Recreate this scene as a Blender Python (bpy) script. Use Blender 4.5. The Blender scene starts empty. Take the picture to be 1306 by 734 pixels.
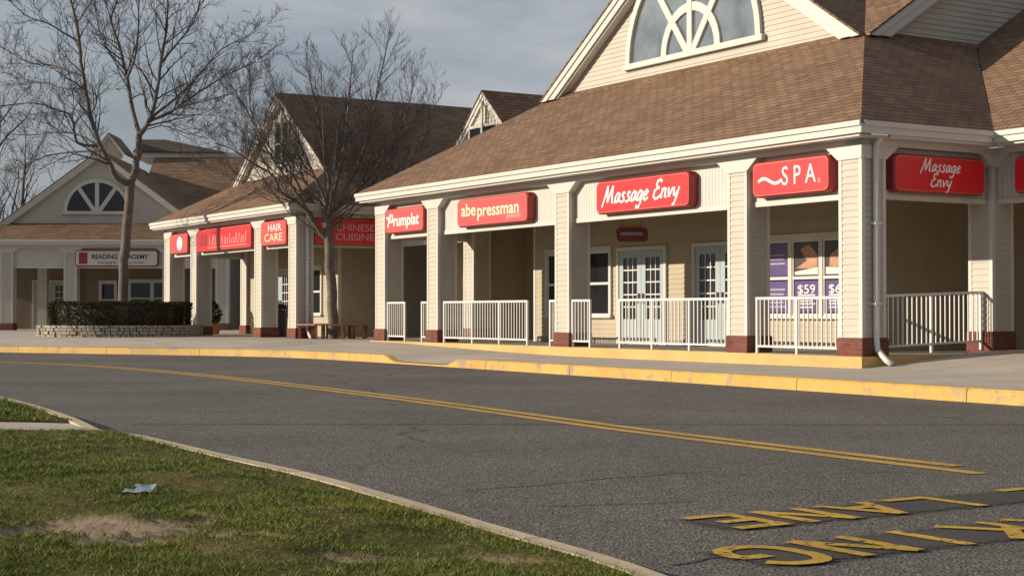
import bpy, bmesh, math, random
import numpy as np
from mathutils import Vector, Matrix
R = math.radians
random.seed(7)
scene = bpy.context.scene
COL = scene.collection
H = 1.05                      # eye height
FPX = 2000.0                  # focal length in px of the 1306 px wide photograph

# ------------------------------------------------------------------ helpers
def tag(o, label=None, cat=None, group=None, kind=None):
    if label: o['label'] = label
    if cat: o['category'] = cat
    if group: o['group'] = group
    if kind: o['kind'] = kind
    return o

def thing(name, label, cat, loc=(0, 0, 0), rz=0.0, group=None):
    o = bpy.data.objects.new(name, None)
    o.empty_display_size = 0.3
    COL.objects.link(o)
    o.location = loc
    o.rotation_euler = (0, 0, rz)
    return tag(o, label, cat, group)

class MB:
    """collects faces; T maps (a, b, z) of a working frame to the owner's local frame"""
    def __init__(self, T=None):
        self.v = []; self.f = []; self.m = []; self.T = T; self.mi = 0
    def pt(self, p):
        p = tuple(p)
        self.v.append(self.T(*p) if self.T else p)
        return len(self.v) - 1
    def face(self, pts):
        self.f.append([self.pt(p) for p in pts]); self.m.append(self.mi)
    def idx(self, ids):
        self.f.append(list(ids)); self.m.append(self.mi)
    def box(self, a0, a1, b0, b1, z0, z1):
        i = [self.pt(p) for p in ((a0, b0, z0), (a1, b0, z0), (a1, b1, z0), (a0, b1, z0),
                                  (a0, b0, z1), (a1, b0, z1), (a1, b1, z1), (a0, b1, z1))]
        for q in ((3, 2, 1, 0), (4, 5, 6, 7), (0, 1, 5, 4), (1, 2, 6, 5), (2, 3, 7, 6), (3, 0, 4, 7)):
            self.idx([i[k] for k in q])
    def prism(self, poly, b0, b1):
        """poly of (a, z) extruded from depth b0 to b1"""
        n = len(poly)
        A = [self.pt((a, b0, z)) for a, z in poly]; B = [self.pt((a, b1, z)) for a, z in poly]
        self.idx(A); self.idx(B[::-1])
        for k in range(n):
            self.idx([A[k], B[k], B[(k + 1) % n], A[(k + 1) % n]])
    def slab(self, pts, th):
        """polygon (3D) thickened downwards"""
        n = len(pts)
        A = [self.pt(p) for p in pts]; B = [self.pt((p[0], p[1], p[2] - th)) for p in pts]
        self.idx(A); self.idx(B[::-1])
        for k in range(n):
            self.idx([A[k], B[k], B[(k + 1) % n], A[(k + 1) % n]])
    def ring(self, outer, inner, b0, b1):
        """frame between two equal-length open/closed outlines of (a, z), closed"""
        n = len(outer)
        for k in range(n):
            j = (k + 1) % n
            o0, o1, i0, i1 = outer[k], outer[j], inner[k], inner[j]
            P = lambda q, b: (q[0], b, q[1])
            self.face([P(o0, b0), P(o1, b0), P(i1, b0), P(i0, b0)])
            self.face([P(o0, b0), P(o0, b1), P(o1, b1), P(o1, b0)])
            self.face([P(i0, b0), P(i1, b0), P(i1, b1), P(i0, b1)])
            self.face([P(o0, b1), P(i0, b1), P(i1, b1), P(o1, b1)])
    def lap(self, fa, fb, z0, z1, b=0.0, step=0.11, out=0.016):
        """horizontal lap siding between a = fa(z) and a = fb(z), facing -b"""
        z = z0
        while z < z1 - 1e-4:
            zt = min(z + step, z1)
            a0, a1, c0, c1 = fa(z), fb(z), fa(zt), fb(zt)
            if a1 - a0 > 0.01:
                self.face([(a0, b - out, z), (a1, b - out, z), (c1, b - 0.002, zt), (c0, b - 0.002, zt)])
                self.face([(a0, b, z), (a1, b, z), (a1, b - out, z), (a0, b - out, z)])
            z = zt
    def tube(self, pts, rad, n=6, cap=True):
        pts = [Vector(p) for p in pts]
        prev = None; ref = None
        for k, p in enumerate(pts):
            d = (pts[min(k + 1, len(pts) - 1)] - pts[max(k - 1, 0)])
            if d.length < 1e-9: d = Vector((0, 0, 1))
            d.normalize()
            if ref is None:
                ref = Vector((1, 0, 0)) if abs(d.x) < 0.8 else Vector((0, 1, 0))
            x = (ref - d * ref.dot(d)).normalized(); y = d.cross(x); ref = x
            r = rad[k] if isinstance(rad, (list, tuple)) else rad
            ring = [self.pt(p + x * (r * math.cos(2 * math.pi * q / n)) + y * (r * math.sin(2 * math.pi * q / n))) for q in range(n)]
            if prev:
                for q in range(n):
                    self.idx([prev[q], prev[(q + 1) % n], ring[(q + 1) % n], ring[q]])
            elif cap: self.idx(ring[::-1])
            prev = ring
        if cap: self.idx(prev)
    def build(self, name, mat, parent=None, smooth=False, uv=True, kind=None):
        me = bpy.data.meshes.new(name)
        me.from_pydata([tuple(p) for p in self.v], [], self.f)
        mats = mat if isinstance(mat, (list, tuple)) else [mat]
        for q in mats: me.materials.append(q)
        if len(mats) > 1:
            me.polygons.foreach_set('material_index', self.m)
        me.update()
        if uv: add_uv(me)
        if smooth:
            me.polygons.foreach_set('use_smooth', [True] * len(me.polygons))
        o = bpy.data.objects.new(name, me)
        COL.objects.link(o)
        if parent: o.parent = parent
        if kind: o['kind'] = kind
        return o

def add_uv(me):
    """metric UVs: u runs level along each face, v up its slope"""
    lay = me.uv_layers.new(name='UVMap')
    buf = [0.0] * (2 * len(me.loops))
    Z = Vector((0, 0, 1))
    for p in me.polygons:
        n = p.normal
        if n.z < 0: n = -n
        h = Z.cross(n)
        h = h.normalized() if h.length > 1e-3 else Vector((1, 0, 0))
        u = n.cross(h)
        for li in p.loop_indices:
            c = me.vertices[me.loops[li].vertex_index].co
            buf[2 * li] = c.dot(h); buf[2 * li + 1] = c.dot(u)
    lay.data.foreach_set('uv', buf)

def link_mesh(name, me, mat, parent=None):
    me.materials.clear(); me.materials.append(mat)
    o = bpy.data.objects.new(name, me); COL.objects.link(o)
    if parent: o.parent = parent
    return o

# ------------------------------------------------------------------ materials
def new_mat(name):
    m = bpy.data.materials.new(name); m.use_nodes = True
    nt = m.node_tree; b = nt.nodes['Principled BSDF']
    return m, nt, b

def N(nt, t, **kw):
    n = nt.nodes.new(t)
    for k, v in kw.items():
        if hasattr(n, k): setattr(n, k, v)
    return n

def setv(n, **kw):
    for k, v in kw.items(): n.inputs[k.replace('_', ' ')].default_value = v

def c4(c): return (c[0], c[1], c[2], 1)

def noise(nt, scale, detail=4, rough=0.6, coord='Object', vec=None):
    tc = N(nt, 'ShaderNodeTexCoord')
    n = N(nt, 'ShaderNodeTexNoise'); setv(n, Scale=scale, Detail=detail, Roughness=rough)
    if vec is None: nt.links.new(tc.outputs[coord], n.inputs['Vector'])
    else: nt.links.new(vec, n.inputs['Vector'])
    return n

def ramp(nt, fac, stops):
    r = N(nt, 'ShaderNodeValToRGB')
    els = r.color_ramp.elements
    while len(els) < len(stops): els.new(0.5)
    for e, (p, c) in zip(els, stops):
        e.position = p; e.color = c4(c)
    nt.links.new(fac, r.inputs['Fac'])
    return r

def mixc(nt, fac, a, b, mode='MIX'):
    m = N(nt, 'ShaderNodeMix', data_type='RGBA', blend_type=mode)
    for s, i in ((fac, 0), (a, 6), (b, 7)):
        if hasattr(s, 'is_linked') or hasattr(s, 'links'): nt.links.new(s, m.inputs[i])
        elif isinstance(s, (int, float)): m.inputs[i].default_value = s
        else: m.inputs[i].default_value = c4(s)
    return m.outputs[2]

def bump(nt, b, height, strength=0.3, dist=0.01):
    n = N(nt, 'ShaderNodeBump'); setv(n, Strength=strength, Distance=dist)
    nt.links.new(height, n.inputs['Height']); nt.links.new(n.outputs[0], b.inputs['Normal'])
    return n

def simple(name, col, rough=0.6, var=0.12, scale=3.0, metallic=0.0, spec=None, bmp=0.0, dirt=None):
    m, nt, b = new_mat(name)
    n = noise(nt, scale)
    lo = tuple(c * (1 - var) for c in col); hi = tuple(min(1, c * (1 + var)) for c in col)
    r = ramp(nt, n.outputs['Fac'], [(0.3, lo), (0.7, hi)])
    out = r.outputs[0]
    if dirt:
        n2 = noise(nt, dirt[1], 6, 0.7)
        r2 = ramp(nt, n2.outputs['Fac'], [(dirt[2], (0, 0, 0)), (dirt[2] + 0.18, (1, 1, 1))])
        out = mixc(nt, r2.outputs[0], out, dirt[0])
    nt.links.new(out, b.inputs['Base Color'])
    setv(b, Roughness=rough, Metallic=metallic)
    if spec is not None: b.inputs['Specular IOR Level'].default_value = spec
    if bmp:
        n3 = noise(nt, scale * 12, 3)
        bump(nt, b, n3.outputs['Fac'], bmp, 0.01)
    return m

def brickmat(name, c1, c2, mortar, bw, rh, ms, rough=0.85, bstr=0.6, nscale=0.6, nvar=(0.75, 1.2), dist=0.012, stretch=None):
    m, nt, b = new_mat(name)
    tc = N(nt, 'ShaderNodeTexCoord')
    br = N(nt, 'ShaderNodeTexBrick')
    nt.links.new(tc.outputs['UV'], br.inputs['Vector'])
    setv(br, Scale=1.0, Color1=c4(c1), Color2=c4(c2), Mortar=c4(mortar), Bias=0.0)
    br.inputs['Mortar Size'].default_value = ms
    br.inputs['Brick Width'].default_value = bw
    br.inputs['Row Height'].default_value = rh
    n1 = noise(nt, nscale, 5, 0.65)
    r = ramp(nt, n1.outputs['Fac'], [(0.3, (nvar[0],) * 3), (0.72, (nvar[1],) * 3)])
    col = mixc(nt, 1.0, br.outputs['Color'], r.outputs[0], 'MULTIPLY')
    n2 = noise(nt, 38, 3, 0.6)
    r2 = ramp(nt, n2.outputs['Fac'], [(0.3, (0.78,) * 3), (0.7, (1.2,) * 3)])
    col = mixc(nt, 1.0, col, r2.outputs[0], 'MULTIPLY')
    nt.links.new(col, b.inputs['Base Color'])
    setv(b, Roughness=rough); b.inputs['Specular IOR Level'].default_value = 0.25
    mm = N(nt, 'ShaderNodeMath', operation='MULTIPLY_ADD')
    nt.links.new(br.outputs['Fac'], mm.inputs[0]); mm.inputs[1].default_value = -1.0
    nt.links.new(n2.outputs['Fac'], mm.inputs[2])
    bump(nt, b, mm.outputs[0], bstr, dist)
    return m

def glass(name, col=(0.018, 0.02, 0.022), rough=0.04, metallic=0.0, ior=1.5):
    m, nt, b = new_mat(name)
    n = noise(nt, 1.3, 3)
    r = ramp(nt, n.outputs['Fac'], [(0.3, tuple(c * 0.6 for c in col)), (0.6, col), (0.78, (min(1, col[0] * 2.6), min(1, col[1] * 2.1), min(1, col[2] * 1.7)) if not metallic else col)])  # on plain glass, brownish patches paint in a lit interior
    nt.links.new(r.outputs[0], b.inputs['Base Color'])
    setv(b, Roughness=rough, Metallic=metallic, IOR=ior)
    n2 = noise(nt, 0.9, 2)
    bump(nt, b, n2.outputs['Fac'], 0.04, 0.05)
    return m

M = {}
M['siding'] = simple('cream_siding', (0.46, 0.42, 0.355), 0.6, 0.07, 1.4, bmp=0.06, dirt=((0.37, 0.325, 0.265), 0.9, 0.62))
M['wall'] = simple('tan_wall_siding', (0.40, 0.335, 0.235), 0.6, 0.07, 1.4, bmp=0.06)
M['trim'] = simple('white_trim', (0.55, 0.53, 0.49), 0.5, 0.05, 2.0, dirt=((0.44, 0.415, 0.37), 1.6, 0.64))
M['white'] = simple('white_paint', (0.62, 0.61, 0.585), 0.4, 0.04, 3.0)
M['roof'] = brickmat('brown_shingles', (0.265, 0.162, 0.098), (0.18, 0.108, 0.067), (0.075, 0.048, 0.034), 0.31, 0.145, 0.011, bstr=0.9, nscale=0.9, nvar=(0.82, 1.16), dist=0.02)
M['roofshade'] = brickmat('shade_darkened_shingles', (0.10, 0.072, 0.055), (0.075, 0.053, 0.04), (0.04, 0.03, 0.025), 0.31, 0.145, 0.011)  # darker copy of the shingles, the attic roof's shade painted in
M['brick'] = brickmat('red_brick', (0.20, 0.066, 0.046), (0.145, 0.046, 0.034), (0.15, 0.10, 0.085), 0.21, 0.07, 0.006, nscale=2.0)
M['ceiling'] = simple('porch_ceiling', (0.50, 0.42, 0.31), 0.7, 0.06)
M['glass'] = glass('dark_window_glass')
M['skyglass'] = glass('reflecting_window_glass', (0.60, 0.64, 0.65), 0.04, 0.85)
M['wallshade'] = simple('shade_darkened_wall_siding', (0.20, 0.165, 0.125), 0.6, 0.1, 1.4, bmp=0.06)  # darker copy of the tan siding, porch shade put into its colour
M['door'] = simple('pale_blue_door_paint', (0.35, 0.415, 0.425), 0.5, 0.05)
M['metal'] = simple('dull_metal', (0.30, 0.29, 0.27), 0.4, 0.1, metallic=0.8)
M['rail'] = simple('white_rail_paint', (0.64, 0.63, 0.61), 0.4, 0.05, 4.0, dirt=((0.55, 0.48, 0.38), 3.0, 0.70))
M['sred'] = simple('red_sign_face', (0.68, 0.022, 0.028), 0.35, 0.08, 1.0)
M['sred_glare'] = simple('glare_red_sign_face', (0.62, 0.075, 0.075), 0.4, 0.1, 1.5)  # red lightened in its base colour to imitate glare and haze
M['sedge'] = simple('dark_red_sign_side', (0.30, 0.022, 0.022), 0.4, 0.12)
M['srim'] = simple('pale_red_sign_rim', (0.62, 0.14, 0.11), 0.4, 0.08)
M['swhite'] = simple('white_lettering', (0.82, 0.80, 0.76), 0.5, 0.05)
M['sfaint'] = simple('faint_pink_marks', (0.66, 0.21, 0.20), 0.5, 0.2)
M['scream'] = simple('cream_lettering', (0.80, 0.70, 0.46), 0.5, 0.05)
M['spink'] = simple('pinkish_lettering', (0.72, 0.42, 0.40), 0.5, 0.1)
M['sblack'] = simple('black_lettering', (0.03, 0.03, 0.035), 0.5, 0.1)
M['smaroon'] = simple('maroon_sign_board', (0.13, 0.02, 0.025), 0.45, 0.15)
M['swood'] = simple('orange_wood_band', (0.33, 0.16, 0.06), 0.6, 0.15)
M['sboard'] = simple('off_white_sign_board', (0.60, 0.56, 0.54), 0.5, 0.06)
M['purple'] = simple('purple_poster', (0.10, 0.065, 0.19), 0.3, 0.2, 2.0)
M['poster_skin'] = simple('poster_skin_tone', (0.46, 0.24, 0.14), 0.35, 0.45, 2.2)
M['poster_dark'] = simple('poster_dark_brown', (0.05, 0.03, 0.025), 0.35, 0.4, 3)
M['poster_white'] = simple('poster_white', (0.66, 0.62, 0.58), 0.35, 0.08)
M['bark'] = simple('grey_bark', (0.135, 0.112, 0.094), 0.9, 0.35, 6, bmp=0.8)
M['twig'] = simple('brown_twig', (0.095, 0.078, 0.07), 0.9, 0.3, 4)
M['farbark'] = simple('hazy_far_bark', (0.12, 0.095, 0.085), 0.9, 0.2, 2)
M['benchwood'] = simple('reddish_bench_wood', (0.26, 0.10, 0.07), 0.7, 0.25, 5)
M['bin'] = simple('black_bin_plastic', (0.022, 0.022, 0.024), 0.5, 0.2)
M['terracotta'] = simple('terracotta', (0.30, 0.12, 0.075), 0.8, 0.15)
M['soil'] = simple('soil', (0.06, 0.045, 0.035), 0.95, 0.3, 8, bmp=0.5)
M['paper'] = simple('pale_blue_paper', (0.30, 0.36, 0.43), 0.6, 0.15, 30)
M['grate'] = simple('painted_wall', (0.5, 0.5, 0.48), 0.6, 0.1)

# beadboard with vertical grooves
def bead():
    m, nt, b = new_mat('white_beadboard')
    tc = N(nt, 'ShaderNodeTexCoord')
    w = N(nt, 'ShaderNodeTexWave', wave_type='BANDS', bands_direction='X', wave_profile='SIN')
    setv(w, Scale=3.3, Distortion=0.0)
    nt.links.new(tc.outputs['UV'], w.inputs['Vector'])
    r = ramp(nt, w.outputs['Fac'], [(0.0, (0, 0, 0)), (0.16, (1, 1, 1))])
    n = noise(nt, 1.7, 5)
    r2 = ramp(nt, n.outputs['Fac'], [(0.3, (0.51, 0.495, 0.46)), (0.7, (0.57, 0.555, 0.515))])
    nt.links.new(r2.outputs[0], b.inputs['Base Color'])
    setv(b, Roughness=0.5)
    bump(nt, b, r.outputs[0], 0.8, 0.012)
    return m
M['bead'] = bead()

def foliage(name, cols, rough=0.6):
    m, nt, b = new_mat(name)
    g = N(nt, 'ShaderNodeNewGeometry')
    n = noise(nt, 1.6, 4)
    mm = N(nt, 'ShaderNodeMath', operation='MULTIPLY_ADD')
    nt.links.new(g.outputs['Random Per Island'], mm.inputs[0]); mm.inputs[1].default_value = 0.55
    m2 = N(nt, 'ShaderNodeMath', operation='MULTIPLY'); nt.links.new(n.outputs['Fac'], m2.inputs[0]); m2.inputs[1].default_value = 0.5
    nt.links.new(m2.outputs[0], mm.inputs[2])
    k = len(cols)
    r = ramp(nt, mm.outputs[0], [(0.12 + 0.76 * i / (k - 1), c) for i, c in enumerate(cols)])
    nt.links.new(r.outputs[0], b.inputs['Base Color'])
    setv(b, Roughness=rough); b.inputs['Specular IOR Level'].default_value = 0.08
    b.inputs['Subsurface Weight'].default_value = 0.0
    return m
M['hedge'] = foliage('hedge_leaves', rough=.9, cols= [(0.020, 0.023, 0.010), (0.036, 0.036, 0.014), (0.072, 0.056, 0.022)])
M['shrub'] = foliage('shrub_leaves', [(0.02, 0.03, 0.012), (0.045, 0.05, 0.02)])

def asphalt():
    m, nt, b = new_mat('worn_asphalt')
    tc = N(nt, 'ShaderNodeTexCoord')
    v = N(nt, 'ShaderNodeTexVoronoi', feature='F1'); setv(v, Scale=62.0); v.inputs['Randomness'].default_value = 1.0
    nt.links.new(tc.outputs['Object'], v.inputs['Vector'])
    r1 = ramp(nt, v.outputs['Color'], [(0.1, (0.086, 0.078, 0.070)), (0.5, (0.135, 0.124, 0.112)), (0.84, (0.19, 0.174, 0.157)), (0.98, (0.36, 0.33, 0.29))])
    n1 = noise(nt, 0.35, 6, 0.65)
    r2 = ramp(nt, n1.outputs['Fac'], [(0.28, (0.76, 0.75, 0.75)), (0.72, (1.16, 1.16, 1.15))])
    col = mixc(nt, 1.0, r1.outputs[0], r2.outputs[0], 'MULTIPLY')
    n3 = noise(nt, 9, 5, 0.7)
    r3 = ramp(nt, n3.outputs['Fac'], [(0.3, (0.82,) * 3), (0.7, (1.15,) * 3)])
    col = mixc(nt, 1.0, col, r3.outputs[0], 'MULTIPLY')
    n5 = noise(nt, 1.7, 4, 0.55)
    r5 = ramp(nt, n5.outputs['Fac'], [(0.66, (1, 1, 1)), (0.76, (0.68, 0.67, 0.66))])
    col = mixc(nt, 1.0, col, r5.outputs[0], 'MULTIPLY')
    # thin irregular cracks: edges of large warped cells
    nw = noise(nt, 0.9, 5, 0.6)
    add = N(nt, 'ShaderNodeVectorMath', operation='MULTIPLY_ADD')
    nt.links.new(nw.outputs['Color'], add.inputs[0]); add.inputs[1].default_value = (1.1, 1.1, 0); nt.links.new(tc.outputs['Object'], add.inputs[2])
    vc = N(nt, 'ShaderNodeTexVoronoi', feature='DISTANCE_TO_EDGE'); setv(vc, Scale=0.16)
    nt.links.new(add.outputs[0], vc.inputs['Vector'])
    rc = ramp(nt, vc.outputs['Distance'], [(0.0, (1, 1, 1)), (0.0045, (0, 0, 0))])
    nk = noise(nt, 0.5, 3)
    rk = ramp(nt, nk.outputs['Fac'], [(0.46, (0, 0, 0)), (0.56, (0.8, 0.8, 0.8))])
    fac = mixc(nt, 1.0, rc.outputs[0], rk.outputs[0], 'MULTIPLY')
    col = mixc(nt, fac, col, (0.028, 0.026, 0.025))
    nt.links.new(col, b.inputs['Base Color'])
    setv(b, Roughness=0.92); b.inputs['Specular IOR Level'].default_value = 0.2
    bump(nt, b, v.outputs['Distance'], 0.55, 0.012)
    return m
M['asphalt'] = asphalt()

def concrete(name, c, joint=None, var=0.12):
    m, nt, b = new_mat(name)
    n1 = noise(nt, 0.7, 6, 0.65); n2 = noise(nt, 22, 4, 0.6)
    r1 = ramp(nt, n1.outputs['Fac'], [(0.3, tuple(x * (1 - var) for x in c)), (0.7, tuple(x * (1 + var) for x in c))])
    r2 = ramp(nt, n2.outputs['Fac'], [(0.3, (0.86,) * 3), (0.7, (1.1,) * 3)])
    col = mixc(nt, 1.0, r1.outputs[0], r2.outputs[0], 'MULTIPLY')
    if joint:
        tc = N(nt, 'ShaderNodeTexCoord')
        br = N(nt, 'ShaderNodeTexBrick', offset=0.0)
        nt.links.new(tc.outputs['Object'], br.inputs['Vector'])
        setv(br, Scale=1.0); br.inputs['Mortar Size'].default_value = 0.012
        br.inputs['Brick Width'].default_value = joint; br.inputs['Row Height'].default_value = joint
        col = mixc(nt, br.outputs['Fac'], col, tuple(x * 0.45 for x in c))
    nt.links.new(col, b.inputs['Base Color'])
    setv(b, Roughness=0.88); b.inputs['Specular IOR Level'].default_value = 0.25
    bump(nt, b, n2.outputs['Fac'], 0.25, 0.006)
    return m
M['walk'] = concrete('sidewalk_concrete', (0.45, 0.395, 0.335), 1.5)
M['slab'] = concrete('porch_concrete', (0.30, 0.27, 0.235))
M['path'] = concrete('path_concrete', (0.46, 0.40, 0.34), 1.22)
M['kerbgrey'] = concrete('kerb_concrete', (0.50, 0.40, 0.28), None, 0.18)

def worn(name, paint, under, lo=0.62, scale=5.0, rough=0.65):
    m, nt, b = new_mat(name)
    n = noise(nt, scale, 8, 0.72); n2 = noise(nt, 0.8, 4, 0.6); n3 = noise(nt, 45, 4, 0.7)
    r2 = ramp(nt, n2.outputs['Fac'], [(0.3, tuple(x * 0.82 for x in paint)), (0.7, tuple(min(1, x * 1.12) for x in paint))])
    r = ramp(nt, n.outputs['Fac'], [(lo, (0, 0, 0)), (lo + 0.1, (1, 1, 1))])
    col = mixc(nt, r.outputs[0], r2.outputs[0], under)
    r3 = ramp(nt, n3.outputs['Fac'], [(0.3, (0.82,) * 3), (0.7, (1.12,) * 3)])
    col = mixc(nt, 1.0, col, r3.outputs[0], 'MULTIPLY')
    nt.links.new(col, b.inputs['Base Color']); setv(b, Roughness=rough)
    bump(nt, b, n3.outputs['Fac'], 0.3, 0.006)
    return m
M['kerbyellow'] = worn('worn_yellow_kerb_paint', (0.58, 0.345, 0.075), (0.33, 0.245, 0.14), 0.53, 2.6)
M['edgeyellow'] = worn('yellow_porch_edge_paint', (0.56, 0.37, 0.125), (0.40, 0.31, 0.19), 0.58, 3.0)
def worn_gaps(name, paint, lo, scale, rough=0.8, edge=False):
    m, nt, b = new_mat(name)
    n = noise(nt, scale, 9, 0.75); n2 = noise(nt, 1.1, 4, 0.6); n3 = noise(nt, 40, 4, 0.7)
    r2 = ramp(nt, n2.outputs['Fac'], [(0.3, tuple(x * 0.8 for x in paint)), (0.7, tuple(min(1, x * 1.15) for x in paint))])
    r3 = ramp(nt, n3.outputs['Fac'], [(0.3, (0.75,) * 3), (0.7, (1.15,) * 3)])
    col = mixc(nt, 1.0, r2.outputs[0], r3.outputs[0], 'MULTIPLY')
    nt.links.new(col, b.inputs['Base Color']); setv(b, Roughness=rough); b.inputs['Specular IOR Level'].default_value = 0.2
    src = n.outputs['Fac']
    if edge:
        at_ = N(nt, 'ShaderNodeAttribute', attribute_name='inside')
        ad = N(nt, 'ShaderNodeMath', operation='MULTIPLY_ADD'); nt.links.new(at_.outputs['Fac'], ad.inputs[0]); ad.inputs[1].default_value = -0.42; nt.links.new(src, ad.inputs[2])
        a2 = N(nt, 'ShaderNodeMath', operation='ADD'); nt.links.new(ad.outputs[0], a2.inputs[0]); a2.inputs[1].default_value = 0.28
        src = a2.outputs[0]
    r = ramp(nt, src, [(lo, (1, 1, 1)), (lo + (.2 if edge else .07), (0, 0, 0))])
    tr = N(nt, 'ShaderNodeBsdfTransparent'); mx_ = N(nt, 'ShaderNodeMixShader')
    nt.links.new(r.outputs[0], mx_.inputs[0]); nt.links.new(tr.outputs[0], mx_.inputs[1]); nt.links.new(b.outputs[0], mx_.inputs[2])
    nt.links.new(mx_.outputs[0], nt.nodes['Material Output'].inputs['Surface'])
    return m
M['lineyellow'] = worn_gaps('worn_yellow_line_paint', (0.52, 0.325, 0.08), .57, 9.0)
M['letteryellow'] = worn_gaps('yellow_road_letter_paint', (0.56, 0.345, 0.06), .545, 14.0)
M['patch'] = worn_gaps('dark_sealed_patch', (0.078, 0.070, 0.063), .44, 22.0, edge=True)
M['sealer'] = worn('dark_sealed_asphalt', (0.052, 0.047, 0.043), (0.11, 0.10, 0.09), 0.52, 4.0, 0.9)

def lawnmat():
    m, nt, b = new_mat('lawn_soil')
    n1 = noise(nt, 1.3, 6, 0.7); n2 = noise(nt, 14, 5, 0.7)
    r1 = ramp(nt, n1.outputs['Fac'], [(0.3, (0.07, 0.08, 0.02)), (0.5, (0.105, 0.095, 0.03)), (0.72, (0.19, 0.135, 0.06))])
    r2 = ramp(nt, n2.outputs['Fac'], [(0.3, (0.6,) * 3), (0.7, (1.25,) * 3)])
    col = mixc(nt, 1.0, r1.outputs[0], r2.outputs[0], 'MULTIPLY')
    at = N(nt, 'ShaderNodeAttribute', attribute_name='bare')
    nb = noise(nt, 26, 5, 0.7)
    rb = ramp(nt, nb.outputs['Fac'], [(0.3, (0.20, 0.145, 0.095)), (0.7, (0.36, 0.275, 0.195))])
    col = mixc(nt, at.outputs['Fac'], col, rb.outputs[0])
    nt.links.new(col, b.inputs['Base Color']); setv(b, Roughness=0.95)
    b.inputs['Specular IOR Level'].default_value = 0.1
    bump(nt, b, n2.outputs['Fac'], 0.6, 0.03)
    return m
M['lawn'] = lawnmat()

def bladesmat():
    m, nt, b = new_mat('grass_blades')
    g = N(nt, 'ShaderNodeNewGeometry')
    n = noise(nt, 0.9, 5, 0.65)
    m2 = N(nt, 'ShaderNodeMath', operation='MULTIPLY_ADD')
    nt.links.new(g.outputs['Random Per Island'], m2.inputs[0]); m2.inputs[1].default_value = 0.38
    m3 = N(nt, 'ShaderNodeMath', operation='MULTIPLY'); nt.links.new(n.outputs['Fac'], m3.inputs[0]); m3.inputs[1].default_value = 0.75
    nt.links.new(m3.outputs[0], m2.inputs[2])
    r = ramp(nt, m2.outputs[0], [(0.22, (0.052, 0.098, 0.012)), (0.50, (0.112, 0.155, 0.02)), (0.70, (0.19, 0.19, 0.036)), (0.90, (0.34, 0.25, 0.095))])
    nt.links.new(r.outputs[0], b.inputs['Base Color']); setv(b, Roughness=0.6)
    b.inputs['Specular IOR Level'].default_value = 0.2
    return m
M['grass'] = bladesmat()
M['ground'] = simple('far_ground', (0.10, 0.095, 0.07), 0.95, 0.3, 0.15)

# ------------------------------------------------------------------ lettering
def text_mesh(s, size, width=None, shear=0.0, bold=0.0, spacing=1.0, depth=0.006, name='lettering', align='CENTER'):
    cu = bpy.data.curves.new(name, 'FONT')
    cu.body = s; cu.size = size; cu.shear = shear; cu.offset = bold
    cu.space_character = spacing; cu.extrude = depth / 2
    cu.align_x = align; cu.align_y = 'CENTER'; cu.resolution_u = 4
    ob = bpy.data.objects.new(name, cu); COL.objects.link(ob)
    dg = bpy.context.evaluated_depsgraph_get(); dg.update()
    me = bpy.data.meshes.new_from_object(ob.evaluated_get(dg))
    bpy.data.objects.remove(ob); bpy.data.curves.remove(cu)
    xs = [v.co.x for v in me.vertices]
    k = 1.0 if not width else width / max(1e-6, max(xs) - min(xs))
    cx = (max(xs) + min(xs)) / 2 if align == 'CENTER' else 0
    for v in me.vertices:
        x, y, z = v.co
        v.co = ((x - cx) * k, -z, y)      # stands upright, faces -y
    me.name = name
    return me

def ribbon(pts, w):
    """2D polyline -> left/right edges with mitres"""
    L = []; Rr = []
    n = len(pts)
    for k in range(n):
        p = Vector(pts[k])
        d0 = (p - Vector(pts[k - 1])).normalized() if k else None
        d1 = (Vector(pts[k + 1]) - p).normalized() if k < n - 1 else None
        if d0 is None: d = d1; s = 1
        elif d1 is None: d = d0; s = 1
        else:
            d = d0 + d1
            if d.length < 0.2: d = d1
            d.normalize(); s = min(1.6, 1 / max(0.45, d.dot(d1)))
        nn = Vector((-d.y, d.x))
        L.append(p + nn * (w * s / 2)); Rr.append(p - nn * (w * s / 2))
    return L, Rr

SCRIPT = {
 'M': (.86, [[(-.12, -.18), (.02, .3), (.16, .98)], [(.16, .98), (.22, .5), (.31, .06)], [(.31, .06), (.45, .55), (.60, .95)], [(.60, .95), (.62, .45), (.68, .06), (.80, .04)]]),
 'a': (.50, [[(.40, .46), (.22, .52), (.06, .30), (.09, .04), (.24, .04), (.40, .42)], [(.42, .50), (.37, .14), (.50, .04)]]),
 's': (.42, [[(.36, .48), (.20, .52), (.14, .38), (.28, .24), (.31, .08), (.16, .0), (.02, .06)]]),
 'g': (.50, [[(.40, .46), (.22, .52), (.06, .30), (.09, .04), (.24, .04), (.40, .42)], [(.42, .50), (.36, -.1), (.24, -.36), (.08, -.36), (.04, -.22)]]),
 'e': (.46, [[(.05, .22), (.26, .28), (.36, .42), (.24, .52), (.08, .36), (.06, .10), (.20, .0), (.42, .12)]]),
 'E': (.62, [[(.56, .86), (.42, .99), (.22, .92), (.17, .74), (.30, .57), (.44, .56)], [(.30, .57), (.08, .42), (.04, .14), (.20, .0), (.40, .03), (.60, .20)]]),
 'n': (.48, [[(.06, .52), (.04, .0)], [(.04, .28), (.18, .50), (.31, .46), (.31, .08), (.44, .04)]]),
 'v': (.42, [[(.04, .52), (.14, .02)], [(.14, .02), (.26, .25), (.36, .52)]]),
 'y': (.46, [[(.05, .52), (.08, .14), (.20, .08), (.34, .3)], [(.42, .52), (.32, .0), (.20, -.34), (.06, -.40)]]),
 ' ': (.34, []),
}
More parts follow.
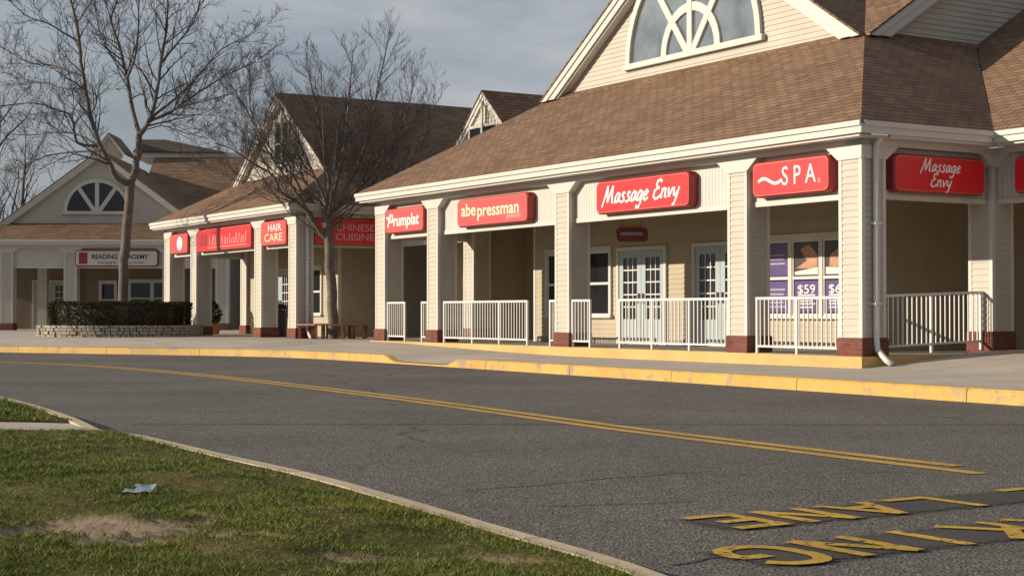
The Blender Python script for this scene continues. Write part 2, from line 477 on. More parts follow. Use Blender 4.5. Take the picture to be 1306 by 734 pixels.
def script_mb(mb, s, x0, z0, cap, y, w=0.10, shear=0.22, squeeze=1.0):
    x = 0.0; k = 0
    for ch in s:
        adv, strokes = SCRIPT[ch]
        for st in strokes:
            L, Rr = ribbon([(x + p[0], p[1]) for p in st], w)
            k += 1; yy = y - 0.0006 * (k % 4)
            f = lambda q: (x0 + (q.x + q.y * shear) * cap * squeeze, yy, z0 + q.y * cap)
            for i in range(len(L) - 1):
                mb.face([f(L[i]), f(Rr[i]), f(Rr[i + 1]), f(L[i + 1])])
        x += adv
    return x * cap * squeeze

def script_width(s, cap, squeeze=1.0): return sum(SCRIPT[c][0] for c in s) * cap * squeeze

CAPS = {
 'L': [[(.05, 1), (.05, .06)], [(0, .06), (.75, .06)]],
 'A': [[(.02, 0), (.40, 1)], [(.40, 1), (.78, 0)], [(.2, .34), (.6, .34)]],
 'N': [[(.07, 0), (.07, 1)], [(.07, 1), (.71, 0)], [(.71, 0), (.71, 1)]],
 'E': [[(.07, 0), (.07, 1)], [(.07, .93), (.75, .93)], [(.07, .5), (.6, .5)], [(.07, .07), (.75, .07)]],
 'K': [[(.07, 0), (.07, 1)], [(.72, 1), (.12, .42)], [(.3, .58), (.75, 0)]],
 'I': [[(.38, 0), (.38, 1)]],
 'G': [[(.74, .78), (.56, .95), (.25, .95), (.06, .72), (.06, .28), (.25, .05), (.56, .05), (.74, .24), (.74, .5), (.45, .5)]],
 'R': [[(.07, 0), (.07, 1)], [(.07, .93), (.55, .93), (.72, .78), (.72, .62), (.55, .48), (.07, .48)], [(.38, .48), (.75, 0)]],
 'P': [[(.07, 0), (.07, 1)], [(.07, .93), (.55, .93), (.72, .78), (.72, .60), (.55, .45), (.07, .45)]],
 'O': [[(.25, .95), (.55, .95), (.73, .72), (.73, .28), (.55, .05), (.25, .05), (.06, .28), (.06, .72), (.25, .95)]],
 'F': [[(.07, 0), (.07, 1)], [(.07, .93), (.75, .93)], [(.07, .5), (.6, .5)]],
}

# ------------------------------------------------------------------ frames
UX, UY = 0.5239, -0.8518
O1 = (5.65, 25.3)
ANG = math.atan2(UY, UX)
def W1(x, y, z=0.0):                       # pavilion-row frame -> world
    return (O1[0] + UX * x - UY * y, O1[1] + UY * x + UX * y, z)
def to1(X, Y):
    dx, dy = X - O1[0], Y - O1[1]
    return (UX * dx + UY * dy, -UY * dx + UX * dy)
def at(px, py, Y):                         # a measured direction at depth Y -> world point
    return Vector(((px - 653) * Y / FPX, Y, H - (py - 399) * Y / FPX))

# ------------------------------------------------------------------ building parts
def run(o, d, n):
    return lambda a, b, z: (o[0] + d[0] * a + n[0] * b, o[1] + d[1] * a + n[1] * b, z)

EAVE = 4.11
def make_column(root, T, a0, wdt, zf, b0=0.0, cap=True, brick=True, side_b=1):
    zb = zf + 0.275
    mb = MB(T)
    a1 = a0 + wdt; b1 = b0 + wdt * side_b
    lo, hi = min(b0, b1), max(b0, b1)
    z0 = zb; z1 = 3.56
    # four lapped faces
    mb.lap(lambda z: a0 + .05, lambda z: a1 - .05, z0, z1, lo)
    for (fo, fd, fn) in (((a1, lo), (0, 1), (-1, 0)), ((a1, hi), (-1, 0), (0, -1)), ((a0, hi), (0, -1), (1, 0))):
        ln = (hi - lo) if fd[0] == 0 else wdt
        sub = MB((lambda fo, fd, fn: (lambda a, b, z: T(fo[0] + fd[0] * a + fn[0] * b, fo[1] + fd[1] * a + fn[1] * b, z)))(fo, fd, fn))
        sub.lap(lambda z: .05, lambda z: ln - .05, z0, z1)
        off = len(mb.v); mb.v += sub.v; mb.f += [[i + off for i in f] for f in sub.f]; mb.m += sub.m
    col = mb.build('column', M['siding'], root)
    cb = MB(T)
    for (ca, cbb) in ((a0, lo), (a1, lo), (a0, hi), (a1, hi)):
        sa = 1 if ca == a0 else -1; sb = 1 if cbb == lo else -1
        x0, x1 = sorted((ca - sa * .018, ca + sa * .055)); y0, y1 = sorted((cbb - sb * .018, cbb + sb * .055))
        cb.box(x0, x1, y0, y1, z0 - 0.001, z1 - .002)
    cb.build('corner_board', M['trim'], col)
    if brick:
        bk = MB(T); e = .045
        bk.box(a0 - e, a1 + e, lo - e, hi + e, zf - .1, zb)
        bk.box(a0 - e + .012, a1 + e - .012, lo - e + .012, hi + e - .012, zb, zb + .02)
        bk.build('brick_base', M['brick'], col)
    return col

def spandrels(root, T, cols, wdt, length, zbot=2.92, first_flare=True, b_front=-0.03):
    """frieze, flared column caps and recessed beadboard between the columns of one run"""
    fr = MB(T)
    fr.box(-.03, length + .03, b_front, .32, 3.77, EAVE - .24)
    fr.build('frieze', M['trim'], root)
    for i, a in enumerate(cols):
        l, r = a, a + wdt
        fl = 0.30
        zt, zb = 3.768, 3.55
        pts = [(l - .02, zb), (r + .02, zb)]
        pts += [(r + fl, zt)] if r + .5 < length else [(r + .03, zt)]
        pts += [(l - fl, zt)] if l > .4 else [(l - .03, zt)]
        c = MB(T); c.prism(pts, b_front - .004, .14)
        c.build('column_cap', M['trim'], root)
    for i in range(len(cols) - 1):
        l, r = cols[i] + wdt, cols[i + 1]
        b = MB(T); b.box(l + .002, r - .002, .145, .19, zbot + .09, 3.766)
        o = b.build('signboard', M['bead'], root)
        t = MB(T); t.box(l + .002, r - .002, .125, .21, zbot, zbot + .09)
        t.build('bottom_trim', M['trim'], o)

def window(root, T, a0, a1, z0, z1, n=3, mid=True, b=0.0, mat='glass', name='window', lower='glass', muntin=0):
    """framed window standing slightly proud of a wall that faces -b"""
    fr = MB(T); e = .09
    fr.box(a0 - e, a1 + e, b - .07, b - .0, z1, z1 + e + .03)
    fr.box(a0 - e - .04, a1 + e + .04, b - .11, b - .0, z0 - .06, z0)
    for x in (a0 - e, a1):
        fr.box(x, x + e, b - .065, b, z0, z1)
    w = (a1 - a0) / n
    for k in range(1, n):
        fr.box(a0 + k * w - .045, a0 + k * w + .045, b - .06, b, z0, z1)
    o = fr.build(name, M['trim'], root)
    zm = z0 + (z1 - z0) * .5
    sash = MB(T)
    for k in range(n):
        l = a0 + k * w + (.045 if k else 0); r = a0 + (k + 1) * w - (.045 if k < n - 1 else 0)
        if mid: sash.box(l, r, b - .045, b - .012, zm - .028, zm + .028)
        sash.box(l, l + .035, b - .04, b - .012, z0, z1); sash.box(r - .035, r, b - .04, b - .012, z0, z1)
        sash.box(l + .035, r - .035, b - .04, b - .012, z0, z0 + .04); sash.box(l + .035, r - .035, b - .04, b - .012, z1 - .035, z1)
        for q in range(1, muntin + 1):
            x = l + (r - l) * q / (muntin + 1)
            sash.box(x - .012, x + .012, b - .036, b - .012, z0 + .04, z1 - .035)
        p = MB(T); p.box(l + .002, r - .002, b - .02, b - .006, z0, z1)
        p.build('pane', M[mat], o)
    sash.build('sash', M['white'], o)
    return o

def double_door(root, T, a0, a1, z0, z1, b=0.0):
    fr = MB(T); e = .08
    fr.box(a0 - e, a0, b - .07, b, z0, z1 + e); fr.box(a1, a1 + e, b - .07, b, z0, z1 + e)
    fr.box(a0, a1, b - .07, b, z1, z1 + e)
    o = fr.build('door', M['trim'], root)
    mid = (a0 + a1) / 2
    for l, r, hs in ((a0 + .004, mid - .006, 1), (mid + .006, a1 - .004, 0)):
        lf = MB(T)
        st = .15
        lf.box(l, l + st, b - .045, b - .004, z0 + .02, z1 - .005); lf.box(r - st, r, b - .045, b - .004, z0 + .02, z1 - .005)
        lf.box(l + st, r - st, b - .045, b - .004, z0 + .02, z0 + .55)
        lf.box(l + st, r - st, b - .045, b - .004, z1 - .16, z1 - .005)
        lf.build('door_leaf', M['door'], o)
        g = MB(T); g.box(l + st, r - st, b - .022, b - .012, z0 + .55, z1 - .16); g.build('pane', M['glass'], o)
        mu = MB(T); gw = (r - l - 2 * st) / 3; gh = (z1 - .16 - z0 - .55) / 5
        for q in (1, 2): mu.box(l + st + q * gw - .011, l + st + q * gw + .011, b - .034, b - .022, z0 + .55, z1 - .16)
        for q in range(1, 5): mu.box(l + st, r - st, b - .036, b - .023, z0 + .55 + q * gh - .014, z0 + .55 + q * gh + .014)
        mu.build('muntins', M['white'], o)
        hd = MB(T); hx = (r - .07) if hs else (l + .07)
        hd.box(hx - .02, hx + .02, b - .10, b - .045, z0 + .9, z0 + 1.12)
        hd.build('handle', M['metal'], o)
    return o

def arch_pts(c, z0, rx, rz, n=28, pw=1.0):
    return [(c + rx * math.cos(math.pi * k / n), z0 + rz * math.sin(math.pi * k / n)) for k in range(n + 1)]

def fan_window(root, T, c, z0, rx, rz, b, mat='skyglass', fw=.16, arc=True):
    o_ = arch_pts(c, z0, rx + fw, rz + fw); i_ = arch_pts(c, z0, rx, rz)
    fr = MB(T)
    n = len(o_)
    for k in range(n - 1):
        P = lambda q, bb: (q[0], bb, q[1])
        a, a2, d, d2 = o_[k], o_[k + 1], i_[k], i_[k + 1]
        fr.face([P(a, b - .10), P(a2, b - .10), P(d2, b - .10), P(d, b - .10)])
        fr.face([P(a, b - .10), P(a, b + .05), P(a2, b + .05), P(a2, b - .10)])
        fr.face([P(d, b - .10), P(d2, b - .10), P(d2, b + .05), P(d, b + .05)])
    fr.box(c - rx - fw - .08, c + rx + fw + .08, b - .13, b + .05, z0 - .13, z0 - .002)
    o = fr.build('fan_window', M['trim'], root)
    g = MB(T); g.prism(i_[::-1], b - .028, b - .012); g.build('pane', M[mat], o)
    mu = MB(T)
    m2 = .085
    mu.box(c - m2, c + m2, b - .085, b - .028, z0, z0 + rz)
    for s in (-1, 1):
        d = Vector((s * .62, .785)); d.normalize(); nn = Vector((-d.y, d.x)) * m2
        t = 1 / math.sqrt((d.x / rx) ** 2 + (d.y / rz) ** 2)
        p0 = Vector((c, z0)) + Vector((s * .10, .0)); p1 = Vector((c, z0)) + d * t
        mu.prism([tuple(p0 + nn), tuple(p1 + nn), tuple(p1 - nn), tuple(p0 - nn)], b - .08, b - .029)
    ro, ri = .47, .385
    for k in range(16 if arc else 0):
        t0, t1 = math.pi * k / 16, math.pi * (k + 1) / 16
        q = [(c + rr * rx * math.cos(t), z0 + rr * rz * math.sin(t)) for rr, t in ((ri, t0), (ro, t0), (ro, t1), (ri, t1))]
        mu.prism(q, b - .075, b - .030)
    mu.build('muntins', M['trim'], o)
    return o

def gable(root, T, aL, aR, zb, zr, b, depth, rake=.30, over=.28, name='gable_wall', side='wallsiding'):
    """lap-sided gable triangle facing -b with rake boards, and its roof running back by depth"""
    c = (aL + aR) / 2; s = (zr - zb) / (c - aL)
    g = MB(T)
    g.lap(lambda z: aL + (z - zb) / s, lambda z: aR - (z - zb) / s, zb - .02, zr - .02, b)
    g.face([(aL, b + .004, zb - .4), (aR, b + .004, zb - .4), (aR, b + .004, zb), (c, b + .004, zr), (aL, b + .004, zb)])
    gw = g.build(name, M['siding'], root)
    rk = MB(T)
    ll = math.hypot(1, s)
    dv = rake * ll            # vertical drop of the board's lower edge
    e = 0.16                  # the rake runs a little past the foot
    for sg in (-1, 1):
        aF = aL - e if sg < 0 else aR + e
        zF = zb - e * s
        pts = [(aF, zF), (c, zr), (c, zr - dv), (c + (aF - c) * (1 - dv / (zr - zF)) if False else aF - sg * 0, zF - 0.0)]
        # board: parallelogram, cut level at the foot
        foot_in = aF - sg * dv / s
        rk.prism([(aF, zF), (c, zr), (c, zr - dv), (foot_in, zF)], b - over, b - over + .05)
        rk.prism([(aF, zF - .02), (c, zr - .02), (c, zr - .02 - dv * .42), (aF - sg * dv * .42 / s, zF - .02)], b - over - .03, b - over - .002)
        rk.prism([(foot_in + sg * .001, zF), (c, zr - dv + .02), (c, zr - dv - .05), (foot_in - sg * .05 / s, zF)], b - over + .052, b - .018)
    rk.build('rake_board', M['trim'], gw)
    rf = MB(T)
    th = .05
    for sg in (-1, 1):
        aF = aL - e - .03 if sg < 0 else aR + e + .03
        zF = zb - (e + .03) * s
        up = .035
        rf.slab([(aF, b - over - .05, zF + up), (c, b - over - .05, zr + up), (c, b + depth, zr + up), (aF, b + depth, zF + up)], th)
    rf.build('roof', M['roof'], root)
    return gw

def skirt(root, faces):
    mb = MB()
    for f in faces: mb.slab(f, .06)
    return mb.build('roof', M['roof'], root)

def eave_run(root, T, a0, a1, e0, e1):
    """fascia, small crown and soffit along one eave: a0..a1 along the outer edge, b = -.4"""
    f = MB(T)
    f.box(a0, a1, -.40, -.34, EAVE - .20, EAVE - .012)
    f.box(a0, a1, -.435, -.402, EAVE - .09, EAVE - .008)
    f.box(e0, e1, -.338, -.28, EAVE - .245, EAVE - .10)
    o = f.build('fascia', M['trim'], root)
    s = MB(T); s.box(e0, e1, -.278, .3, EAVE - .238, EAVE - .21)
    s.build('soffit', M['trim'], root)
    return o

def lapwall(root, T, a0, a1, z0, z1, mat='wall', name='wall', corner=True):
    mb = MB(T)
    mb.lap(lambda z: a0, lambda z: a1, z0, z1, 0.0)
    mb.face([(a0, .01, z0), (a1, .01, z0), (a1, .01, z1), (a0, .01, z1)])
    return mb.build(name, M[mat], root)

def downspout(root, T, a, b, z0, z1, kick=True, r=.05):
    mb = MB(T)
    pts = [(a, b - .10, z1), (a, b - .09, z1 - .06), (a, b - .01, z1 - .16), (a, b, z1 - .24), (a, b, z0 + .42), (a, b - .02, z0 + .26), (a - .0, b - .22, z0 + .09), (a, b - .34, z0 + .03)]
    mb.tube(pts, r, 8)
    o = mb.build('downspout', M['white'], root, smooth=True)
    for z in (z0 + 1.0, z0 + 2.3):
        s = MB(T); s.box(a - r - .02, a + r + .02, b - r - .006, b + r + .02, z - .02, z + .02)
        s.build('strap', M['white'], o)
    return o

# ================================================================== BUILDING 1: the large pavilion
FL = 0.355
W, S, HG, ZR = 17.42, 3.3, 6.42, 9.93
b1 = thing('shop_building', 'large cream pavilion with a fan window in its front gable, nearest building', 'building', (O1[0], O1[1], 0), ANG)
front = run((0, 0), (-1, 0), (0, 1))
# in this run a grows away from the corner, so mirrored: a = -x
COLS1 = [0.0, 2.85, 8.52, 14.15, 16.92]
for a in COLS1: make_column(b1, front, a, .5, FL)
spandrels(b1, front, COLS1, .5, W)
eave_run(b1, front, -.4, W + .4, -.3, W + .3)
right = run((0, 0), (0, 1), (-1, 0))
spandrels(b1, right, [0.0, 3.04], .5, 3.04 + .5 + .6)
eave_run(b1, right, -.34, 2.62, .31, 2.9)
left = run((-W, 0), (0, 1), (1, 0))
spandrels(b1, left, [0.0, 2.6], .5, 8)
make_column(b1, left, 2.6, .5, FL)
eave_run(b1, left, -.34, 3.2, .31, 3.2)
e, o4 = EAVE, .4
skirt(b1, [
    [(-W - o4, -o4, e), (o4, -o4, e), (-S, S, HG), (-W + S, S, HG)],
    [(o4, -o4, e), (o4, 2.64, e), (-S, 6.34, HG), (-S, S, HG)],
    [(-W - o4, -o4, e), (-W + S, S, HG), (-W + S, 14.1, HG), (-W - o4, 17.8, e)],
])
gable(b1, front, S, W - S, HG, ZR, S, 5.4 + 5.41)
gable(b1, right, S, 14.1, HG, ZR, S, 5.4)
gable(b1, run((-W, 0), (0, 1), (1, 0)), S, 14.1, HG, ZR, S, 5.4)
fan_window(b1, front, 8.6, 6.80, 2.22, 2.28, S)
# floor, edge, ceiling, shop walls
sl = MB(); sl.box(-W - .02, .02, .06, 6.5, 0.0, FL); sl.build('porch_floor', M['slab'], b1)
ed = MB()
ed.box(-W - .1, .12, -.13, .058, 0.0, FL - .006)
ed.box(.022, .12, .06, 3.02, 0.0, FL - .006)
ed.box(-W - .1, -W - .022, .06, 2.5, 0.0, FL - .006)
ed.build('floor_edge', M['edgeyellow'], b1)
ce = MB(); ce.box(-W + .2, -.2, .2, 7.5, 3.60, 3.64); ce.build('porch_ceiling', M['ceiling'], b1)
CI = 2.6
wallT = run((0, CI), (-1, 0), (0, 1))
lapwall(b1, wallT, CI, 13.95, FL, 3.6)
lapwall(b1, run((0, 4.3), (-1, 0), (0, 1)), 13.95, W - .1, FL, 3.6)
lapwall(b1, run((-CI, CI), (0, 1), (-1, 0)), 0, 5, FL, 3.6)
lapwall(b1, run((-13.95, CI), (0, 1), (1, 0)), 0, 1.7, FL, 3.6)
lapwall(b1, run((-17.1, 3.12), (0, 1), (-1, 0)), 0, 2.2, FL, 3.6)
lapwall(b1, run((-17.3, 3.12), (0, 1), (1, 0)), 0, 2.2, .2, 3.6)
cbm = MB(); cbm.box(-CI - .06, -CI + .02, CI - .02, CI + .06, FL, 3.6); cbm.build('corner_board', M['trim'], b1)
cbm = MB(); cbm.box(-13.97, -13.88, CI - .022, CI + .06, FL, 3.6); cbm.build('corner_board', M['trim'], b1)
for q0, q1 in ((CI + .04, 5.9), (7.78, 8.56), (10.4, 13.88)):
    bb = MB(wallT); bb.box(q0, q1, -.03, 0, FL + .002, FL + .12); bb.build('baseboard', M['slab'], b1)
window(b1, wallT, 2.85, 5.45, 1.0, 2.46)
window(b1, wallT, 10.72, 13.3, 1.0, 2.46)
double_door(b1, wallT, 5.9, 7.57, FL + .01, 2.44)
double_door(b1, wallT, 8.64, 10.32, FL + .01, 2.44)
window(b1, run((0, 4.3), (-1, 0), (0, 1)), 15.2, 16.1, 0.95, 2.42, n=1)
downspout(b1, run((0, .24), (0, 1), (-1, 0)), .0, -.075, .20, 3.92)

# ================================================================== BUILDING 2: wing at the right
bw = thing('shop_wing', 'brown roofed shop wing joining the large pavilion at the right edge', 'building', W1(0, 3.04), ANG)
wT = run((-.5, 0), (1, 0), (0, 1))
WC = [0.0, 3.35, 9.0, 14.6]
for a in WC: make_column(bw, wT, a, .5, .44)
spandrels(bw, wT, WC, .5, 22)
eave_run(bw, run((0.0, 0), (1, 0), (0, 1)), .402, 22, .3, 22)
ry = 6.4
skirt(bw, [[(.42, -.4, e + .002), (22, -.4, e + .002), (22, ry, e + .624 * (ry + .4)), (-3.28, ry, e + .624 * (ry + .4)), (-3.28, 3.30, e + .624 * 3.70)],
           [(-3.28, ry, e + .624 * (ry + .4)), (22, ry, e + .624 * (ry + .4)), (22, 13.2, e), (-3.28, 13.2, e)]])
lapwall(bw, run((-2.6, 2.6), (1, 0), (0, 1)), 0, 24, .3, 3.6)
window(bw, run((-2.6, 2.6), (1, 0), (0, 1)), 5.5, 8.0, 1.05, 2.5)
wce = MB(); wce.box(-2.4, 22, .2, 3.5, 3.602, 3.645); wce.build('porch_ceiling', M['ceiling'], bw)

# ================================================================== BUILDING 3: link with the small louvred gable
bl = thing('link_building', 'low section with a small white louvred gable between the two pavilions', 'building', W1(-19.7, 2.8), ANG)
lx0, lx1 = -2.3, 2.2
lf = MB()
lf.slab([(lx0 - 1.5, -.4, e), (lx1 + 3.6, -.4, e), (lx1 + 3.6, 4.8, 7.35), (lx0 - 1.5, 4.8, 7.35)], .06)
lf.slab([(lx0 - 1.5, 4.8, 7.35), (lx1 + 3.6, 4.8, 7.35), (lx1 + 3.6, 10, e), (lx0 - 1.5, 10, e)], .06)
lf.build('roof', M['roof'], bl)
lapwall(bl, run((lx0, 1.2), (1, 0), (0, 1)), 0, 4.5, .2, 3.85)
lfa = MB(); lfa.box(lx0 - .2, lx1 + .1, -.4, -.34, EAVE - .2, EAVE - .01); lfa.build('fascia', M['trim'], bl)
lshade = MB(); lshade.box(lx0 - .1, lx1 - .2, .0, .06, 2.95, 3.95); lshade.build('signboard', M['bead'], bl)  # board added to keep sun off the link wall and darken it
gT = run((.75, 0), (1, 0), (0, 1))
gable(bl, gT, -1.8, 1.8, 5.6, 7.22, 1.35, 3.6, rake=.20, over=.08)
lw = MB(gT); lw.box(-.78, .78, 1.26, 1.34, 5.55, 6.30); lwo = lw.build('window', M['trim'], bl)
for x0, x1 in ((-.70, -.05), (.05, .70)):
    q = MB(gT); q.box(x0, x1, 1.245, 1.258, 5.6, 6.22); q.build('pane', M['glass'], lwo)
pm = MB(gT); pm.box(-.04, .04, 1.22, 1.262, 5.5, 6.95); pm.build('mullion', M['trim'], lwo)

# ================================================================== BUILDING 4: middle pavilion
W2, S2, HG2, ZR2 = 11.0, 1.95, 5.42, 8.0
b2 = thing('shop_building', 'middle pavilion whose steep gable holds one tall narrow window', 'building', W1(-22.06, -.17), ANG)
F2 = .33
COLS2 = [0.0, 2.52, 7.95, 10.5]
for a in COLS2: make_column(b2, front, a, .5, F2)
spandrels(b2, front, COLS2, .5, W2)
eave_run(b2, front, -.4, W2 + .4, -.3, W2 + .3)
spandrels(b2, right, [0.0, 2.75], .5, 3.25)
make_column(b2, right, 2.75, .5, F2)
eave_run(b2, right, -.34, 8.0, .31, 8)
left2 = run((-W2, 0), (0, 1), (1, 0))
spandrels(b2, left2, [0.0, 2.75], .5, 8)
make_column(b2, left2, 2.75, .5, F2)
eave_run(b2, left2, -.34, 8.0, .31, 8)
skirt(b2, [
    [(-W2 - o4, -o4, e), (o4, -o4, e), (-S2, S2, HG2), (-W2 + S2, S2, HG2)],
    [(o4, -o4, e), (o4, 16, e), (-S2, 16, HG2), (-S2, S2, HG2)],
    [(-W2 - o4, -o4, e), (-W2 + S2, S2, HG2), (-W2 + S2, 16, HG2), (-W2 - o4, 16, e)],
])
gable(b2, front, S2, W2 - S2, HG2, ZR2, S2, 14.0, rake=.2, over=.2)
window(b2, run((0, S2), (-1, 0), (0, 1)), 5.5 - .52, 5.5 + .52, 5.75, 7.1, n=2)
CI2 = 2.3
w2T = run((0, CI2), (-1, 0), (0, 1))
lapwall(b2, w2T, CI2 - .25, W2 - 2.0, .2, 3.6)
lapwall(b2, run((-CI2 + .25, CI2), (0, 1), (-1, 0)), 0, 8, .2, 3.6)
lapwall(b2, run((-W2 + 2.0, CI2), (0, 1), (1, 0)), 0, 8, .2, 3.6)
cb2 = MB(); cb2.box(-CI2 + .2, -CI2 + .27, CI2 - .02, CI2 + .06, .2, 3.6); cb2.build('corner_board', M['trim'], b2)
ce2 = MB(); ce2.box(-W2 + .2, -.2, .2, 8, 3.60, 3.64); ce2.build('porch_ceiling', M['ceiling'], b2)
window(b2, w2T, 3.3, 4.95, 1.02, 2.4, n=2)
double_door(b2, w2T, 5.6, 7.2, .34, 2.4)
downspout(b2, run((0, .3), (0, 1), (-1, 0)), .0, -.075, .30, 3.92)

# ================================================================== BUILDING 5: far left pavilion facing the camera
A3 = R(2.0)
b3 = thing('shop_building', 'shaded pavilion far left facing the camera, small fan window in its gable', 'building', (-17.5, 65.5, 0), A3)
f3 = run((0, 0), (1, 0), (0, 1))
W3 = 5.6; S3 = 1.25; HG3 = 4.88; ZR3 = 7.95; E3 = EAVE
cols3 = [-5.6, -3.83, -1.2, 2.9, 5.1]
for a in cols3: make_column(b3, f3, a, .5, .33)
r3 = run((-5.6, 0), (1, 0), (0, 1))
spandrels(b3, r3, [a + 5.6 for a in cols3], .5, 11.2)
eave_run(b3, r3, -6, 11.6, -6, 11.5)
skirt(b3, [[(-11.8, -.4, e), (6.0, -.4, e), (6.0 - 1.65, S3, HG3), (-11.8, S3, HG3)],
           [(6.0, -.4, e), (6.0, 9, e), (6.0 - 1.65, 9, HG3), (6.0 - 1.65, S3, HG3)]])
gable(b3, f3, -4.12, 4.12, HG3, ZR3, S3, 9.6, rake=.22, over=.22)
fan_window(b3, f3, -.12, 5.38, 1.26, 1.22, S3, mat='glass', fw=.15, arc=False)
w3T = run((0, 2.6), (1, 0), (0, 1))
lapwall(b3, w3T, -.9, 5.3, .2, 3.6, 'wallshade')
lapwall(b3, run((0, 5.5), (1, 0), (0, 1)), -11, -.9, .2, 3.6, 'wallshade')
lapwall(b3, run((-.9, 2.6), (0, 1), (1, 0)), 0, 2.9, .2, 3.6, 'wallshade')
lapwall(b3, run((5.3, 2.6), (0, 1), (-1, 0)), 0, 8, .2, 3.6, 'wallshade')
window(b3, w3T, 1.0, 2.9, 0.98, 2.4, n=2)
window(b3, w3T, -.25, .35, .9, 2.35, n=1)
double_door(b3, run((0, 5.5), (1, 0), (0, 1)), -3.9, -2.3, .33, 2.45)
ce3 = MB(); ce3.box(-11, 5.3, .2, 6, 3.60, 3.64); ce3.build('porch_ceiling', M['ceiling'], b3)
pw = MB(); pw.box(-3.15, -2.75, 3.2, 3.6, .3, 3.6); pw.build('porch_pier', M['trim'], b3)

# ================================================================== BUILDING 6: hall rising behind
bh = thing('hall_building', 'long brown roof with a small raised gable behind the far left pavilion', 'building', (-14.0, 71.0, 0), A3)
hh = MB()
hx0, hx1 = -3.2, 9.0
hh.slab([(hx0, -.2, 4.95), (hx1, -.2, 4.95), (hx1, 5.6, 8.85), (hx0, 5.6, 8.85)], .06)
hh.slab([(hx0, 5.6, 8.85), (hx1, 5.6, 8.85), (hx1, 11, 5.0), (hx0, 11, 5.0)], .06)
hh.build('roof', M['roof'], bh)
hw = MB(); hw.box(hx0 + .3, hx1 - .3, 1.0, 10.4, 0, 5.4); hw.build('wall', M['siding'], bh)
# raised attic: fascia band, a little gable end at its left and a hipped roof falling away to the right
ab = MB(); ab.box(-4.2, 6.0, 5.25, 9.0, 8.6, 8.86); ab.build('attic_fascia', M['trim'], bh)
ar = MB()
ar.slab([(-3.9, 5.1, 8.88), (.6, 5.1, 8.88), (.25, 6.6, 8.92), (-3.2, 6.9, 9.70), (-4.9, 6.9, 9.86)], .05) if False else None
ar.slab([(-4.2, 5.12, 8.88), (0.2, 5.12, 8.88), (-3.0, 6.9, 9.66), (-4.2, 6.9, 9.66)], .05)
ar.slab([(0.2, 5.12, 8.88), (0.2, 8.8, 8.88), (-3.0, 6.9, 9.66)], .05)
ar.build('attic_roof', M['roofshade'], bh)
gable(bh, run((0, 4.85), (1, 0), (0, 1)), -5.95, -4.65, 8.90, 9.72, 0, 2.6, rake=.12, over=.12, name='attic_gable')

# ================================================================== SIGNS
def round_poly(w, h, r, n=5):
    pts = []
    for cx, cz, t0 in ((w / 2 - r, h - r, 0), (-w / 2 + r, h - r, 90), (-w / 2 + r, r, 180), (w / 2 - r, r, 270)):
        for k in range(n + 1):
            t = R(t0 + 90 * k / n)
            pts.append((cx + r * math.cos(t), cz + r * math.sin(t)))
    return pts

SG = 'red box signs over the shopfronts'
def box_sign(label, loc, rz, w, h, d=.2, r=.11, face='sred', group=SG, rim='srim', edge='sedge', name='shop_sign'):
    t = thing(name, label, 'sign', loc, rz, group)
    P = round_poly(w, h, r)
    P2 = [(a * (1 - .05 / w), h / 2 + (z - h / 2) * (1 - .05 / h)) for a, z in P]
    c = MB()
    n = len(P)
    A = [c.pt((a, 0, z)) for a, z in P]; B = [c.pt((a, -d + .03, z)) for a, z in P]; D = [c.pt((a, -d, z)) for a, z in P2]
    c.idx(A[::-1])
    for k in range(n):
        j = (k + 1) % n
        c.idx([A[k], A[j], B[j], B[k]]); c.idx([B[k], B[j], D[j], D[k]])
    c.idx(D)
    c.build('cabinet', M[edge], t)
    rm = MB(); q = lambda s: [(a * (1 - s / w), h / 2 + (z - h / 2) * (1 - s / h)) for a, z in P]
    rm.prism(q(.052), -d - .006, -d - .001); rm.build('rim', M[rim], t)
    f = MB(); f.prism(q(.085), -d - .011, -d - .0065); f.build('face', M[face], t)
    return t, -d - .012

def put_text(t, y, s, cx, cz, size, width, mat, shear=0, bold=0.0, spacing=1.0):
    me = text_mesh(s, size, width, shear, bold, spacing)
    o = link_mesh('lettering', me, M[mat], t)
    o.location = (cx, y - .001, cz)
    return o

def sign_at(x, y, z, d=0): return W1(x, y, z)
BY = .143                                            # front of the recessed signboards
# massage envy
t, y = box_sign('wide red sign with white script Massage Envy on the front, over the double doors', sign_at(-5.93, BY, 3.03), ANG, 3.05, .66)
cap = .36; ww = script_width('Massage Envy', cap, 1.13); x0 = -ww / 2 - .02
for wd_, xo in (('Massage', 0), ('Envy', script_width('Massage ', cap, 1.13))):
    mb = MB(); script_mb(mb, wd_, x0 + xo, .20, cap, y - .002, .125, .24, 1.13); mb.build('lettering', M['swhite'], t)
# spa
t, y = box_sign('red sign reading SPA after a white wave stroke', sign_at(-1.66, BY, 3.06), ANG, 1.95, .62)
put_text(t, y, 'SPA', .24, .315, .46, .84, 'swhite', spacing=1.55)
mb = MB()
wv = [(-.80 + .62 * k / 14, .27 + .055 * math.sin(2 * math.pi * (k / 14) * 1.0 + .1) * (1 - .2 * k / 14)) for k in range(15)]
L, Rr = ribbon(wv, .055)
for i in range(14): mb.face([(L[i].x, y - .002, L[i].y), (Rr[i].x, y - .002, Rr[i].y), (Rr[i + 1].x, y - .002, Rr[i + 1].y), (L[i + 1].x, y - .002, L[i + 1].y)])
mb.build('wave_mark', M['swhite'], t)
put_text(t, y, '®', .74, .19, .12, .07, 'spink')
